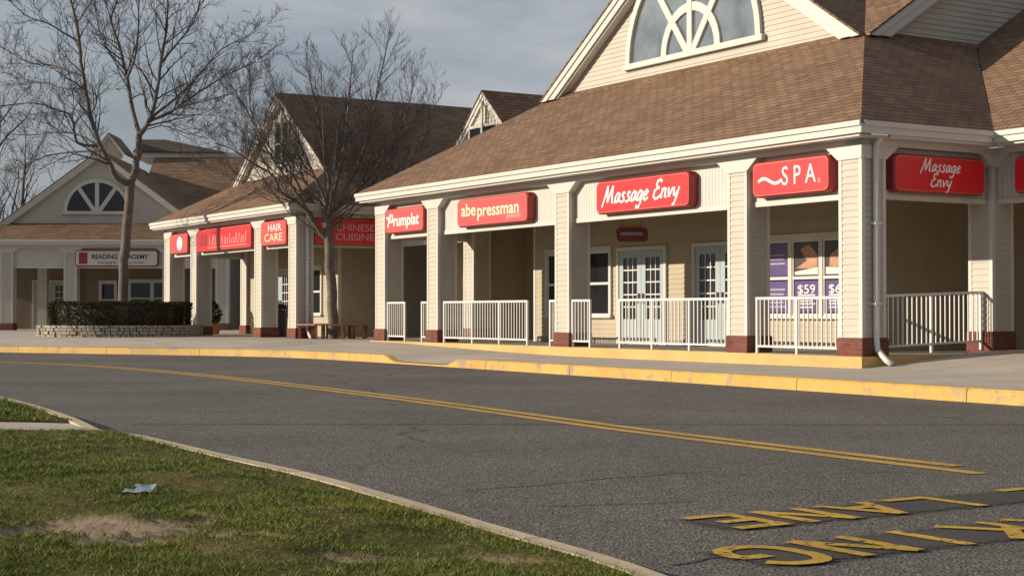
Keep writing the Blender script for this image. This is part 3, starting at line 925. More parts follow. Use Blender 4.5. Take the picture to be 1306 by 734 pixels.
# abe pressman
t, y = box_sign('red sign with painted glare and cream lettering abe pressman', sign_at(-11.58, BY, 3.03), ANG, 3.1, .64, face='sred_glare')
put_text(t, y, 'abe', -1.0, .37, .40, .66, 'scream', bold=.006); put_text(t, y, 'pressman', .30, .335, .40, 1.78, 'scream', bold=.006)
put_text(t, y, 'jeweler', .98, .16, .17, .62, 'spink')
# fourth bay
t, y = box_sign('small red sign with painted glare in the far bay of the large pavilion, white blurred lettering', sign_at(-15.78, BY, 3.04), ANG, 2.05, .62, face='sred_glare')
put_text(t, y, 'rumplat', .12, .30, .40, 1.35, 'swhite', shear=.12, bold=.008)
mb = MB()
for k, st in enumerate(([(-.86, .16), (-.74, .46)], [(-.74, .46), (-.60, .44), (-.60, .30), (-.76, .28)], [(-.92, .40), (-.70, .36)])):
    L, Rr = ribbon(st, .06)
    for i in range(len(L) - 1): mb.face([(L[i].x, y - .002 - k * .001, L[i].y), (Rr[i].x, y - .002 - k * .001, Rr[i].y), (Rr[i + 1].x, y - .002 - k * .001, Rr[i + 1].y), (L[i + 1].x, y - .002 - k * .001, L[i + 1].y)])
mb.build('emblem', M['swhite'], t)
# side sign in the shade
t, y = box_sign('shaded red sign with Massage Envy in two lines, beside the downspout', W1(-BY, 1.74, 3.04), ANG + R(90), 2.15, .63)
mb = MB(); cap = .225
ww = script_width('Massage', cap, 1.1); script_mb(mb, 'Massage', -ww / 2 - .0, .36, cap, y - .002, .115, .24, 1.1)
ww = script_width('Envy', cap, 1.1); script_mb(mb, 'Envy', -ww / 2 - .02, .11, cap, y - .002, .115, .24, 1.1)
mb.build('lettering', M['swhite'], t)
# wing sign (cut by the frame)
t, y = box_sign('red sign cut off by the right edge of the picture', W1(1.62, 3.04 + BY, 3.06), ANG, 2.2, .62)
# second pavilion
def W2f(x, y, z): return W1(-22.06 + x, -.17 + y, z)
t, y = box_sign('small red sign with a white oval, leftmost on the middle pavilion', W2f(-9.48, BY, 3.02), ANG, 1.75, .66, face='sred_glare')
mb = MB(); ov = [(.12 + .26 * math.cos(2 * math.pi * k / 20), .33 + .23 * math.sin(2 * math.pi * k / 20)) for k in range(20)]
mb.prism(ov[::-1], y - .006, y - .001); mb.build('emblem', M['swhite'], t)
t, y = box_sign('wide deep red sign on the middle pavilion with faint pink marks', W2f(-5.48, BY, 3.0), ANG, 4.6, .72)
mb = MB(); rr = random.Random(5)
mb.box(-2.0, -1.35, y - .005, y - .001, .18, .56)
dk = mb.build('dark_square', M['sedge'], t)
mb = MB(); x = -1.15
while x < 1.9:
    hgt = rr.uniform(.18, .36); wv = rr.uniform(.05, .09)
    z0 = .18
    if rr.random() < .35: mb.prism([(x, z0), (x + wv, z0), (x + wv + .1, z0 + hgt), (x + .1, z0 + hgt)], y - .005, y - .001)
    else: mb.box(x, x + wv, y - .005, y - .001, z0, z0 + hgt)
    x += wv + rr.uniform(.05, .13)
mb.box(-1.3, 2.0, y - .0055, y - .0012, .10, .135)
mb.build('lettering', M['sfaint'], t)
t, y = box_sign('small red sign with two rows of pale lettering, right bay of the middle pavilion front', W2f(-1.51, BY, 3.0), ANG, 1.9, .72, face='sred_glare')
put_text(t, y, 'HAIR', .12, .50, .30, .95, 'swhite'); put_text(t, y, 'CARE', .02, .22, .32, 1.3, 'scream')
t, y = box_sign('dark red sign reading CHINESE CUISINE in the shade behind the bare tree', W2f(-BY, 1.62, 2.98), ANG + R(90), 2.2, .78, r=.05)
put_text(t, y, 'CHINESE', .17, .50, .28, 1.22, 'spink'); put_text(t, y, 'CUISINE', .17, .23, .28, 1.22, 'spink')
# far pavilion sign
c3, s3 = math.cos(A3), math.sin(A3)
def W3f(x, y, z): return (-17.5 + c3 * x - s3 * y, 65.5 + s3 * x + c3 * y, z)
t, y = box_sign('off white sign with black lettering and red ends on the far left pavilion', W3f(.98, BY, 3.0), A3, 3.45, .68, face='sboard', rim='sedge', group='signs over the shopfronts')
put_text(t, y, 'READING ACADEMY', .15, .39, .27, 2.35, 'sblack', bold=.006)
put_text(t, y, 'learning & tutoring center', .2, .16, .15, 1.9, 'sblack')
mb = MB(); mb.box(-1.56, -1.2, y - .004, y - .0005, .10, .58); mb.build('red_panel', M['sedge'], t)
# blade sign hanging under the porch
t = thing('hanging_sign', 'small dark maroon sign hanging under the porch ceiling near the doors', 'sign', W1(-7.75, 1.05, 2.52), ANG + R(62))
pl = round_poly(.66, .30, .09)
mb = MB(); mb.prism(pl, -.03, .03); mb.build('board', M['smaroon'], t)
mb = MB(); mb.box(-.24, .22, -.034, -.0305, .14, .20); mb.build('lettering', M['metal'], t)
mb = MB(); mb.box(-.26, .2, -.028, .028, .302, .36); mb.build('top_band', M['swood'], t)
for xx in (-.2, .18):
    mb = MB(); mb.tube([(xx, 0, .36), (xx, 0, 1.08)], .008, 5); mb.build('chain', M['metal'], t)

# ================================================================== POSTERS in the spa window
def poster(label, a, z0, w, h, kind):
    t = thing('window_poster', label, 'poster', W1(-a, CI - .024, z0), ANG, 'posters in the spa window')
    def prect(x0, x1, za, zb, y): 
        m_ = MB(); m_.box(x0, x1, y - .0015, y, za, zb); return m_
    if kind == 'photo':
        prect(-w / 2, w / 2, 0, h, 0).build('sheet', M['poster_dark'], t)
        m_ = MB(); m_.prism([(-w * .45, h * .22), (w * .46, h * .20), (w * .46, h * .62), (w * .1, h * .95), (-w * .25, h * .8), (w * .02, h * .45)], -.004, -.002); m_.build('picture', M['poster_skin'], t)
        m_ = MB(); m_.prism([(-w * .48, h * .02), (w * .48, h * .02), (w * .48, h * .24), (-w * .48, h * .12)], -.0065, -.0045); m_.build('white_band', M['poster_white'], t)
    elif kind == 'photo2':
        prect(-w / 2, w / 2, 0, h, 0).build('sheet', M['poster_dark'], t)
        m_ = MB(); m_.prism([(-w * .35, h * .25), (w * .46, h * .2), (w * .46, h * .97), (w * .2, h * .9), (-w * .3, h * .6)], -.004, -.002); m_.build('picture', M['poster_skin'], t)
        m_ = MB(); m_.prism([(-w * .48, h * .02), (w * .48, h * .02), (w * .48, h * .2), (-w * .48, h * .24)], -.0065, -.0045); m_.build('white_band', M['poster_white'], t)
    else:
        prect(-w / 2, w / 2, 0, h, 0).build('sheet', M['purple'], t)
        if kind.startswith('$'):
            me = text_mesh(kind, .24, w * .72, depth=.002); o = link_mesh('lettering', me, M['swhite'], t); o.location = (0, -.004, h * .72)
            m_ = MB()
            for q, zz in enumerate((.52, .43, .33, .24, .13)): m_.box(-w * .36, w * (.36 - .07 * (q % 3)), -.004, -.002, h * zz, h * (zz + .05))
            m_.build('text_rows', M['poster_white'], t)
        else:
            m_ = MB()
            for q, zz in enumerate((.62, .50, .36) if kind == 'up' else (.70, .55, .40, .28, .14)):
                m_.box(-w * .38, w * (.38 - .06 * (q % 2)), -.004, -.002, h * zz, h * (zz + (.055 if kind == 'up' else .07)))
            m_.build('text_rows', simple_poster_ink, t)
simple_poster_ink = simple('poster_lavender_ink', (0.32, 0.27, 0.42), 0.4, 0.1)
pw3 = 2.6 / 3
for k, (ku, kl, lu, ll) in enumerate((
        ('photo2', '$69', 'photo poster of bare skin at upper right of the spa window', 'purple poster priced $69 below the right photo poster'),
        ('photo', '$59', 'photo poster with a crossing arm in the middle of the spa window', 'purple poster priced $59 below the middle photo poster'),
        ('up', 'low', 'purple poster with faint text lines at upper left of the spa window', 'purple poster with rows of small text at lower left of the spa window'))):
    a = 2.85 + pw3 * (k + .5)
    poster(lu, a, 1.775, pw3 - .19, .63, ku)
    poster(ll, a, 1.07, pw3 - .19, .60, kl)

# ================================================================== RAILINGS
_bal = None
def railing(label, p0, p1, zf, posts, h=.975, end_curl=False, group='white porch railings', zf1=None):
    """p0, p1 in the pavilion frame"""
    zf1 = zf if zf1 is None else zf1
    d = Vector((p1[0] - p0[0], p1[1] - p0[1])); Ln = d.length; d.normalize()
    rz = ANG + math.atan2(d.y, d.x)
    t = thing('railing', label, 'railing', W1(p0[0], p0[1], zf), rz, group)
    k = (zf1 - zf) / Ln
    def sl(mb): 
        mb.v = [(v[0], v[1], v[2] + v[0] * k) for v in mb.v]; return mb
    mb = MB(); mb.box(0, Ln, -.022, .022, h - .045, h); sl(mb).build('top_rail', M['rail'], t)
    mb = MB(); mb.box(.012, Ln - .012, -.018, .018, .10, .135); sl(mb).build('bottom_rail', M['rail'], t)
    for x in posts:
        mb = MB(); mb.box(x * Ln - .022, x * Ln + .022, -.0215, .0215, -.03, h - .002); sl(mb).build('post', M['rail'], t)
    n = max(1, int(round(Ln / .112)))
    me = None
    for i in range(1, n):
        x = Ln * i / n
        if any(abs(x - q * Ln) < .035 for q in posts): continue
        if me is None:
            mb = MB(); mb.box(-.0095, .0095, -.0095, .0095, .13, h - .043); o = mb.build('baluster', M['rail'], t); me = o.data
        else:
            o = bpy.data.objects.new('baluster', me); COL.objects.link(o); o.parent = t
        o.location = (x, 0, x * k)
    if end_curl:
        mb = MB(); mb.tube([(Ln, 0, h - .02 + Ln * k), (Ln + .38, 0, h - .01 + Ln * k), (Ln + .55, 0, h - .10 + Ln * k), (Ln + .78, 0, h - .30 + Ln * k)], .019, 6)
        mb.build('handrail_end', M['rail'], t, smooth=True)
        for xx, zz in ((Ln + .16, h - .03), (Ln + .48, h - .08)):
            mb = MB(); mb.tube([(xx, 0, -.05 + Ln * k), (xx, 0, zz + Ln * k)], .017, 6); mb.build('post', M['rail'], t)
    return t
railing('white railing below the SPA sign between the two nearest front pillars', (-2.66, .05), (-.55, .05), FL, (.012, .5, .99))
railing('long white railing in front of the pale double doors', (-6.8, .05), (-3.40, .05), FL, (.006, .32, .66, .99))
railing('short white railing stub right beside the middle pillar below the Massage Envy sign', (-8.47, .05), (-7.80, .05), FL, (.02, .97))
railing('long white railing below the abe pressman sign', (-13.95, .05), (-10.2, .05), FL, (.006, .36, .68, .994))
railing('very short white railing stub left of the middle front pillar', (-9.33, .05), (-9.07, .05), FL, (.08, .9))
railing('narrow white railing left of the second farthest pillar', (-15.06, .05), (-14.70, .05), FL, (.06, .93))
railing('white railing stub right beside the farthest pillar of the large pavilion', (-16.87, .05), (-15.9, .05), FL, (.02, .97))
railing('white side railing in the shade next to the downspout with a bent handrail end', (-.2, .55), (-.2, 3.0), FL + .02, (.01, .5, .99), end_curl=True, zf1=FL + .10)

# ================================================================== GROUND, ROAD, WALKS
g = MB(); g.face([(-700, -300, -.03), (700, -300, -.03), (700, 900, -.03), (-700, 900, -.03)])
g.build('ground', M['ground'], kind='structure')
g = MB(); g.face([(-70, -25, 0), (70, -25, 0), (70, 75, 0), (-70, 75, 0)])
g.build('road', M['asphalt'], kind='structure')

_kt = [-40, -20, -7, -3.5, 0, 5.75, 11, 14, 16.2, 18.5, 21.5, 24.4, 30, 39, 60]
_kv = [-4.4, -4.1, -3.86, -3.6, -3.42, -3.17, -2.97, -2.97, -3.22, -4.2, -6.0, -7.75, -11.4, -17.9, -33]
_gt = np.arange(-40, 60.01, .1)
_gv = np.interp(_gt, _kt, _kv)
_ker = np.hanning(25); _ker /= _ker.sum()
_gv = np.convolve(np.pad(_gv, 12, mode='edge'), _ker, mode='valid')
def yc(t): return float(np.interp(t, _gt, _gv))
def sstep(a, b, x):
    t = min(1, max(0, (x - a) / (b - a))); return t * t * (3 - 2 * t)
def drop(t):                                # dropped kerb of the ramp
    return sstep(7.7, 8.3, t) * (1 - sstep(10.6, 11.2, t))
def walk_z(t, y):
    c = yc(t)
    hf = .16 + .175 * sstep(7.5, 17.5, t)
    k = min(1, max(0, (y - c - .25) / max(.5, -c - .25))) if t > 16 else min(1, max(0, (y - c - .3) / 2.9))
    if t > 18: k = min(1, max(0, (y - c) / 2.2))
    z = .16 + (hf - .16) * k
    if t < 0.6:
        z += (.26 * min(1, max(0, (y + .15) / 2.7))) * (1 - sstep(-.3, .6, t))
    z -= drop(t) * .135 * max(0, 1 - (y - c) / 1.6)
    return z
ts = np.concatenate([np.arange(-30, -2, 1.0), np.arange(-2, 19, .25), np.arange(19, 60, .6)])
ks = np.concatenate([np.linspace(.165, 3.6, 18), np.linspace(3.9, 8, 8), np.linspace(10, 55, 10)])
sw = MB(); idx = {}
for i, t in enumerate(ts):
    for j, k in enumerate(ks):
        y = yc(t) + k
        idx[i, j] = sw.pt((-t, y, walk_z(t, y)))
for i in range(len(ts) - 1):
    for j in range(len(ks) - 1):
        sw.idx([idx[i, j], idx[i, j + 1], idx[i + 1, j + 1], idx[i + 1, j]])
so = sw.build('sidewalk', M['walk'], kind='structure', uv=False)
so.location = (O1[0], O1[1], 0); so.rotation_euler = (0, 0, ANG)
so.data.polygons.foreach_set('use_smooth', [True] * len(so.data.polygons))

def kerb_sweep(pts, width, top, mats, name, joint=3.05, side=1, rnd=.025):
    """pts: list of (x, y); face on the right of travel when side=1; top(i)->z"""
    mb = MB(); s = 0.0; nxt = joint
    prof = None
    for i in range(len(pts)):
        p = Vector(pts[i]); a = Vector(pts[max(0, i - 1)]); b = Vector(pts[min(len(pts) - 1, i + 1)])
        d = (b - a).normalized(); nrm = Vector((d.y, -d.x)) * side
        z = top(i)
        q0 = p; q1 = p - nrm * width
        r = min(rnd, z * .5)
        ring = [(q0.x + nrm.x * .012, q0.y + nrm.y * .012, -.02), (q0.x, q0.y, max(z - r, .002)), (q0.x - nrm.x * r, q0.y - nrm.y * r, z), (q1.x, q1.y, z), (q1.x, q1.y, -.02)]
        if i:
            s += (Vector(pts[i]) - Vector(pts[i - 1])).length
        if prof is not None:
            A = [mb.pt(v) for v in prof]; B = [mb.pt(v) for v in ring]
            for k in range(4): mb.idx([A[k], A[k + 1], B[k + 1], B[k]])
            if s >= nxt:
                # close this length, leave an open joint
                mb.idx(B); nxt += joint
                sh = [(v[0] + d.x * .014, v[1] + d.y * .014, v[2]) for v in ring]
                mb.idx([mb.pt(v) for v in sh][::-1])
                prof = sh
                continue
        prof = ring
    return mb.build(name, mats, kind='structure', uv=False)
kp = []; kz = []
for t in np.arange(-30, 60, .2):
    x, y, _ = W1(-t, yc(t)); kp.append((x, y)); kz.append(.168 - .138 * drop(t))
kerb_sweep(kp, .17, lambda i: kz[i], M['kerbyellow'], 'kerb', side=-1)

# lawn side of the road
LC = [(9.0, -6.0), (6.3, -1.5), (3.4, 0.0)][:0] + [(4.6, -8.0), (3.55, -5.0), (2.75, -2.5), (1.95, .6), (1.15, 3.6), (.587, 5.67), (-.01, 6.96), (-1.0, 9.0), (-1.84, 10.45), (-2.72, 12.0), (-3.95, 14.3), (-5.0, 16.4), (-6.1, 18.3), (-8.6, 21.6), (-12.5, 24.9), (-18, 27.2), (-26, 28.6), (-40, 29.4), (-62, 30)]
def smooth_poly(P, step=.15):
    P = [Vector(p) for p in P]; out = []
    for i in range(len(P) - 1):
        p0, p1, p2, p3 = P[max(0, i - 1)], P[i], P[i + 1], P[min(len(P) - 1, i + 2)]
        n = max(2, int((p2 - p1).length / step))
        for k in range(n):
            t = k / n
            out.append(0.5 * ((2 * p1) + (p2 - p0) * t + (2 * p0 - 5 * p1 + 4 * p2 - p3) * t * t + (3 * p1 - p0 - 3 * p2 + p3) * t ** 3))
    out.append(P[-1]); return out
lc = smooth_poly(LC)
kerb_sweep([tuple(p) for p in lc], .125, lambda i: .105 - .05 * math.exp(-((lc[i].y - 13.3) / .7) ** 2), M['kerbgrey'], 'lawn_kerb', side=1)
lcy = np.array([p.y for p in lc]); lcx = np.array([p.x for p in lc])
PATH0, PATH1 = 12.78, 14.02
rng = np.random.default_rng(11)
def lump(x, y):
    return 1.6 * (.018 * np.sin(x * 2.1 + .7 * np.sin(y * 1.3)) * np.sin(y * 1.7 + .9 * np.sin(x * .9)) + .012 * np.sin(x * 5.3 + 2 * np.sin(y * 3.1)) * np.sin(y * 6.1 + 1.3) + .006 * np.sin(x * 13 + np.sin(y * 9)) * np.sin(y * 15 + 2 * np.sin(x * 5)))
def bare_mask(x, y):
    w = .12 * np.sin(x * 9 + 2 * np.sin(y * 5)) + .09 * np.sin(y * 17 + x * 6) + .08 * np.sin(x * 31 + 3 * np.sin(y * 23)) + .05 * np.sin(y * 61 + x * 40)
    d1 = np.hypot((x + 1.74) / .44, (y - 6.98) / .30) + w * 2.2
    d2 = np.hypot((x + 1.42) / .28, (y - 6.55) / .16) + w * 2.4
    d3 = np.hypot((x + .35) / .40, (y - 6.05) / .12) + w * 2
    d = np.minimum(np.minimum(d1, d2), d3 + .25)
    return np.clip((1.3 - d) / .3, 0, 1)
def edge_x(y): return np.interp(y, lcy, lcx)
def lawn_z(x, y):
    e = np.clip((edge_x(y) - .15 - x) / .5, 0, 1)
    pth = np.clip(np.minimum(np.abs(y - PATH0), np.abs(y - PATH1)) / .3, 0, 1) * np.where((y > PATH0) & (y < PATH1), 0, 1)
    return .098 + (lump(x, y) + .02) * e * pth - .035 * bare_mask(x, y)
def lawn_strip(name, ys, parts):
    mb = MB(); ids = []; bv = []
    for y in ys:
        ex = float(edge_x(y)) - .124
        row = []
        for k in parts:
            x = ex - k; lowz = abs(y - PATH1) < 1e-6
            z = float(lawn_z(np.array(x), np.array(y))); b = float(bare_mask(np.array(x), np.array(y)))
            row.append(mb.pt((x, y, z if not lowz else .06))); bv.append(b)
        ids.append(row)
    for i in range(len(ys) - 1):
        for j in range(len(parts) - 1):
            mb.idx([ids[i][j], ids[i][j + 1], ids[i + 1][j + 1], ids[i + 1][j]])
    o = mb.build(name, M['lawn'], kind='structure', smooth=True, uv=False)
    at_ = o.data.attributes.new('bare', 'FLOAT', 'POINT'); at_.data.foreach_set('value', bv)
    return o
pr = np.concatenate([np.arange(0, 6, .05), np.arange(6, 12, .25), np.array([13, 16, 20, 30, 45, 60])])
lawn_strip('lawn', np.concatenate([np.arange(-8, 4.4, .6), np.arange(4.4, 8.6, .05), np.arange(8.6, PATH0, .1), [PATH0]]), pr)
lawn_strip('lawn', np.concatenate([[PATH1], np.arange(PATH1 + .1, 18.3, .12), np.arange(18.4, 29.3, .4)]), np.concatenate([np.arange(0, 6, .15), np.array([7, 9, 12, 16, 20, 30, 45])]))
pa = MB(); rows = []
for y in np.linspace(PATH0, PATH1, 6):
    ex = float(edge_x(y)) - .127
    rows.append([pa.pt((ex - k, y, .085 - .02 * math.exp(-k / .5))) for k in (0, .3, .7, 1.3, 3, 8, 20, 55)])
for i in range(5):
    for j in range(7): pa.idx([rows[i][j], rows[i][j + 1], rows[i + 1][j + 1], rows[i + 1][j]])
pa.build('path', M['path'], kind='structure', uv=False)

# grass blades, one uncountable mass
def blades(n, y0, y1, xw, hgt, wid, seed):
    r = np.random.default_rng(seed)
    y = y0 + (y1 - y0) * r.random(n) ** 1.25
    ex = edge_x(y) - .135
    x = ex + .05 - xw * r.random(n)
    ok = (x > -.47 * y * .75 - 1.6) & (x < ex + .012) & ((y < PATH0 - .0) | (y > PATH1))
    ok &= r.random(n) > bare_mask(x, y) * .97
    thin = np.clip(.5 + .5 * np.sin(x * 1.9 + 1.1 * np.sin(y * 1.7)) * np.sin(y * 2.3 + .8 * np.sin(x * 2.7)) + .35 * np.sin(x * 7 + y * 5), 0, 1)
    ok &= r.random(n) < .30 + .75 * thin
    x, y, thin = x[ok], y[ok], thin[ok]; m = len(x)
    z = lawn_z(x, y)
    h = hgt * (.25 + .8 * r.random(m) ** 1.5) * (.5 + .6 * thin); a = r.random(m) * 2 * np.pi; la = r.random(m) * 2 * np.pi; l = h * (.5 + 1.7 * r.random(m)); w = wid * (.6 + .8 * r.random(m))
    c, s = np.cos(a) * w / 2, np.sin(a) * w / 2
    V = np.empty((m, 3, 3), np.float32)
    V[:, 0] = np.stack([x - c, y - s, z - .004], 1); V[:, 1] = np.stack([x + c, y + s, z - .004], 1)
    V[:, 2] = np.stack([x + np.cos(la) * l, y + np.sin(la) * l, z + h], 1)
    return V.reshape(-1, 3)
V = np.concatenate([blades(420000, 5.2, 9.2, 7.0, .027, .005, 1), blades(170000, 9.0, PATH0, 8.0, .029, .0075, 2), blades(80000, PATH1, 18.4, 7.0, .042, .012, 3)])
me = bpy.data.meshes.new('grass'); nv = len(V)
me.vertices.add(nv); me.vertices.foreach_set('co', V.ravel())
me.loops.add(nv); me.loops.foreach_set('vertex_index', np.arange(nv, dtype=np.int32))
me.polygons.add(nv // 3); me.polygons.foreach_set('loop_start', np.arange(0, nv, 3, dtype=np.int32))
me.update(calc_edges=True)
go = link_mesh('grass', me, M['grass']); tag(go, 'short patchy green and straw coloured grass on the lawn beside the road', 'grass', kind='stuff')

# litter on the lawn
li = thing('paper_scrap', 'small pale blue scrap of paper lying on the lawn', 'litter', (-1.93, 8.15, .125), .1)
mb = MB(); nx, ny = 8, 4; g_ = [[mb.pt((.072 * (2 * i / nx - 1), .12 * (2 * j / ny - 1), .012 + .003 * math.sin(i * 1.3 + j) + .012 * (j / ny))) for j in range(ny + 1)] for i in range(nx + 1)]
for i in range(nx):
    for j in range(ny): mb.idx([g_[i][j], g_[i + 1][j], g_[i + 1][j + 1], g_[i][j + 1]])
mb.build('sheet', M['paper'], li, smooth=True)

# road paint
def strip(pts, w, z, mat, name):
    mb = MB(); L, Rr = ribbon(pts, w)
    for i in range(len(L) - 1): mb.face([(L[i].x, L[i].y, z), (Rr[i].x, Rr[i].y, z), (Rr[i + 1].x, Rr[i + 1].y, z), (L[i + 1].x, L[i + 1].y, z)])
    return mb.build(name, mat, kind='structure', uv=False)
CLINE = [(3.17, 10.32), (2.27, 11.9), (1.06, 14.15), (0.0, 16.4), (-1.2, 18.95), (-2.7, 21.9), (-4.55, 25.3), (-6.5, 28.5), (-8.3, 31.0), (-10.4, 33.1), (-13, 34.9)]
cl = smooth_poly(CLINE, .3)
L, Rr = ribbon([tuple(p) for p in cl], .24)
strip([tuple(p) for p in L], .14, .005, M['lineyellow'], 'centre_line')
strip([tuple(p) for p in Rr[2:]], .14, .005, M['lineyellow'], 'centre_line')

Ex, Ey = .845, .535                       # row direction on the road
def road_word(rows, name):
    up = Vector((Ey, -Ex)); rd = Vector((-Ex, -Ey))
    mb = MB(); bk = MB(); k = 0
    for ch, e0, u0, h, wd in rows:
        base = Vector((Ex, Ey)) * e0 + up * u0
        for st in CAPS[ch]:
            pts = [(p[0] * wd / .8, p[1] * h) for p in st]
            if len(pts) > 4: pts = [tuple(p) for p in smooth_poly(pts, .04)]
            L, Rr = ribbon(pts, .082); k += 1
            z = .0105 + .0005 * (k % 5)
            f = lambda q: (base.x + rd.x * q.x + up.x * q.y, base.y + rd.y * q.x + up.y * q.y, z)
            for i in range(len(L) - 1): mb.face([f(L[i]), f(Rr[i]), f(Rr[i + 1]), f(L[i + 1])])
    e1 = max(r[1] for r in rows) + .12; e0 = min(r[1] - r[4] for r in rows) - .12; u0 = rows[0][2] - .05; u1 = rows[0][2] + rows[0][3] + .05
    n = 50; mrow = 9; ids = {}; ins = []
    P = lambda a, b: (Ex * a + Ey * b, Ey * a - Ex * b, .0055)
    e0 -= .0; e1 += .0; u0 -= .04; u1 += .04
    for i in range(n + 1):
        for j in range(mrow + 1):
            ids[i, j] = bk.pt(P(e0 + (e1 - e0) * i / n, u0 + (u1 - u0) * j / mrow))
            da = min(i, n - i) / n * (e1 - e0); db = min(j, mrow - j) / mrow * (u1 - u0)
            ins.append(min(1.0, min(da, db) / .2))
    for i in range(n):
        for j in range(mrow): bk.idx([ids[i, j], ids[i + 1, j], ids[i + 1, j + 1], ids[i, j + 1]])
    bo = bk.build('sealed_patch', M['patch'], kind='structure', uv=False)
    at_ = bo.data.attributes.new('inside', 'FLOAT', 'POINT'); at_.data.foreach_set('value', ins)
    return mb.build(name, M['letteryellow'], kind='structure', uv=False)
kw, kh = .37, .50
road_word([(c, 4.76 + .478 * i, -5.38, kh, kw) for i, c in enumerate('GNIKRAP')] + [(c, 4.76 + .478 * (i + 8), -5.38, kh, kw) for i, c in enumerate('ON')], 'road_lettering')
road_word([(c, 5.32 + .47 * i, -6.29, .47, .35) for i, c in enumerate('ENAL')] + [(c, 5.32 + .47 * (i + 5), -6.29, .47, .35) for i, c in enumerate('ERIF')], 'road_lettering')
# long cracks across the asphalt
rr = random.Random(3)
def crack(p0, p1, w, amp=.05, n=40):
    pts = []
    dd = Vector(p1) - Vector(p0); nn = Vector((-dd.y, dd.x)).normalized(); o = 0
    for i in range(n + 1):
        o = o * .8 + rr.uniform(-amp, amp) * .5
        pts.append(tuple(Vector(p0) + dd * (i / n) + nn * o))
    return strip(pts, w, .0042, M['sealer'], 'road_crack')
crack((-3.6, 14.9), (6.5, 14.7), .038)
crack((-.3, 9.3), (1.35, 10.4), .017, .06, 20)
crack((.1, 8.5), (1.0, 8.75), .013, .05, 14)
crack((.65, 6.55), (1.15, 6.95), .02, .04, 10)

# ================================================================== PLANTER, HEDGE
PX, PY, PR = -12.15, 48.7, 2.5
pl = thing('stone_planter', 'round low stacked stone planter wall around the big bare tree', 'planter', (PX, PY, .16))
rr = random.Random(21)
mb = MB()
zc = 0.0
for cidx in range(5):
    hgt = (.16, .10, .10, .09, .08)[cidx]
    a = rr.uniform(0, .3); end = a + 2 * math.pi
    while a < end - .03:
        w = rr.uniform(.05, .12); a1 = min(a + w, end)
        ro = PR + rr.uniform(-.03, .03); ri = PR - .3; g2 = .006; zt = zc + hgt - .012
        n2 = 3
        O_ = [(ro * math.cos(a + g2 + (a1 - a - 2 * g2) * q / n2), ro * math.sin(a + g2 + (a1 - a - 2 * g2) * q / n2)) for q in range(n2 + 1)]
        I_ = [(ri * math.cos(a + (a1 - a) * q / n2), ri * math.sin(a + (a1 - a) * q / n2)) for q in range(n2 + 1)]
        for q in range(n2):
            mb.face([(*O_[q], zc), (*O_[q + 1], zc), (*O_[q + 1], zt), (*O_[q], zt)])
            mb.face([(*O_[q], zt), (*O_[q + 1], zt), (*I_[q + 1], zt), (*I_[q], zt)])
        mb.face([(*O_[0], zc), (*O_[0], zt), (*I_[0], zt), (*I_[0], zc)]); mb.face([(*O_[-1], zc), (*I_[-1], zc), (*I_[-1], zt), (*O_[-1], zt)])
        a = a1
    zc += hgt
M['stone'] = foliage('stacked_stone', [(0.19, 0.165, 0.14), (0.30, 0.265, 0.225), (0.42, 0.375, 0.315)], 0.9)
mb.build('stone_wall', M['stone'], pl)
mb = MB(); mb.prism([((PR - .32) * math.cos(2 * math.pi * k / 32), 0) for k in range(3)], 0, 0.001) if False else None
mb = MB(); mb.face([((PR - .2) * math.cos(2 * math.pi * k / 32), (PR - .2) * math.sin(2 * math.pi * k / 32), .46) for k in range(32)])
mb.build('soil', M['soil'], pl)

def leaf_mass(mb, n, sampler, size, seed):
    r = random.Random(seed)
    for _ in range(n):
        p = Vector(sampler(r)); s = size * r.uniform(.6, 1.4)
        a = Vector((r.gauss(0, 1), r.gauss(0, 1), r.gauss(0, 1))).normalized(); b = a.orthogonal().normalized(); 
        c = a.cross(b)
        mb.face([p + b * s, p + c * s * .55, p - b * s, p - c * s * .55])
hg = thing('hedge', 'clipped dark round hedge growing inside the stone planter', 'hedge', (PX, PY, .62))
def hs(r):
    t = r.uniform(0, 2 * math.pi); q = r.random()
    bumpr = .07 * math.sin(t * 9) + .05 * math.sin(t * 23)
    if q < .55: rad = 2.12 + bumpr - abs(r.gauss(0, .07)); z = r.uniform(.0, .76) ; rad -= .12 * (1 - z / .76) * r.random()
    else: rad = math.sqrt(r.uniform(.35 ** 2, 2.1 ** 2)); z = .76 - abs(r.gauss(0, .05)) + .03 * math.sin(rad * 7 + t * 5)
    return (rad * math.cos(t), rad * math.sin(t), z)
mb = MB(); leaf_mass(mb, 24000, hs, .030, 4); mb.build('foliage', M['hedge'], hg, uv=False)
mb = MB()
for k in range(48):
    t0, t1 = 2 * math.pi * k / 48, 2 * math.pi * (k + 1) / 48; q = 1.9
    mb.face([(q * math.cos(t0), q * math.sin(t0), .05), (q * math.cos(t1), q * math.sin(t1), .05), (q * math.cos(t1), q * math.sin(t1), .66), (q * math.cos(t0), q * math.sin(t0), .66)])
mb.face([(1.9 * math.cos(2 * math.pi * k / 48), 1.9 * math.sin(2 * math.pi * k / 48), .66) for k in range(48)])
mb.build('inner_twigs', M['twig'], hg)

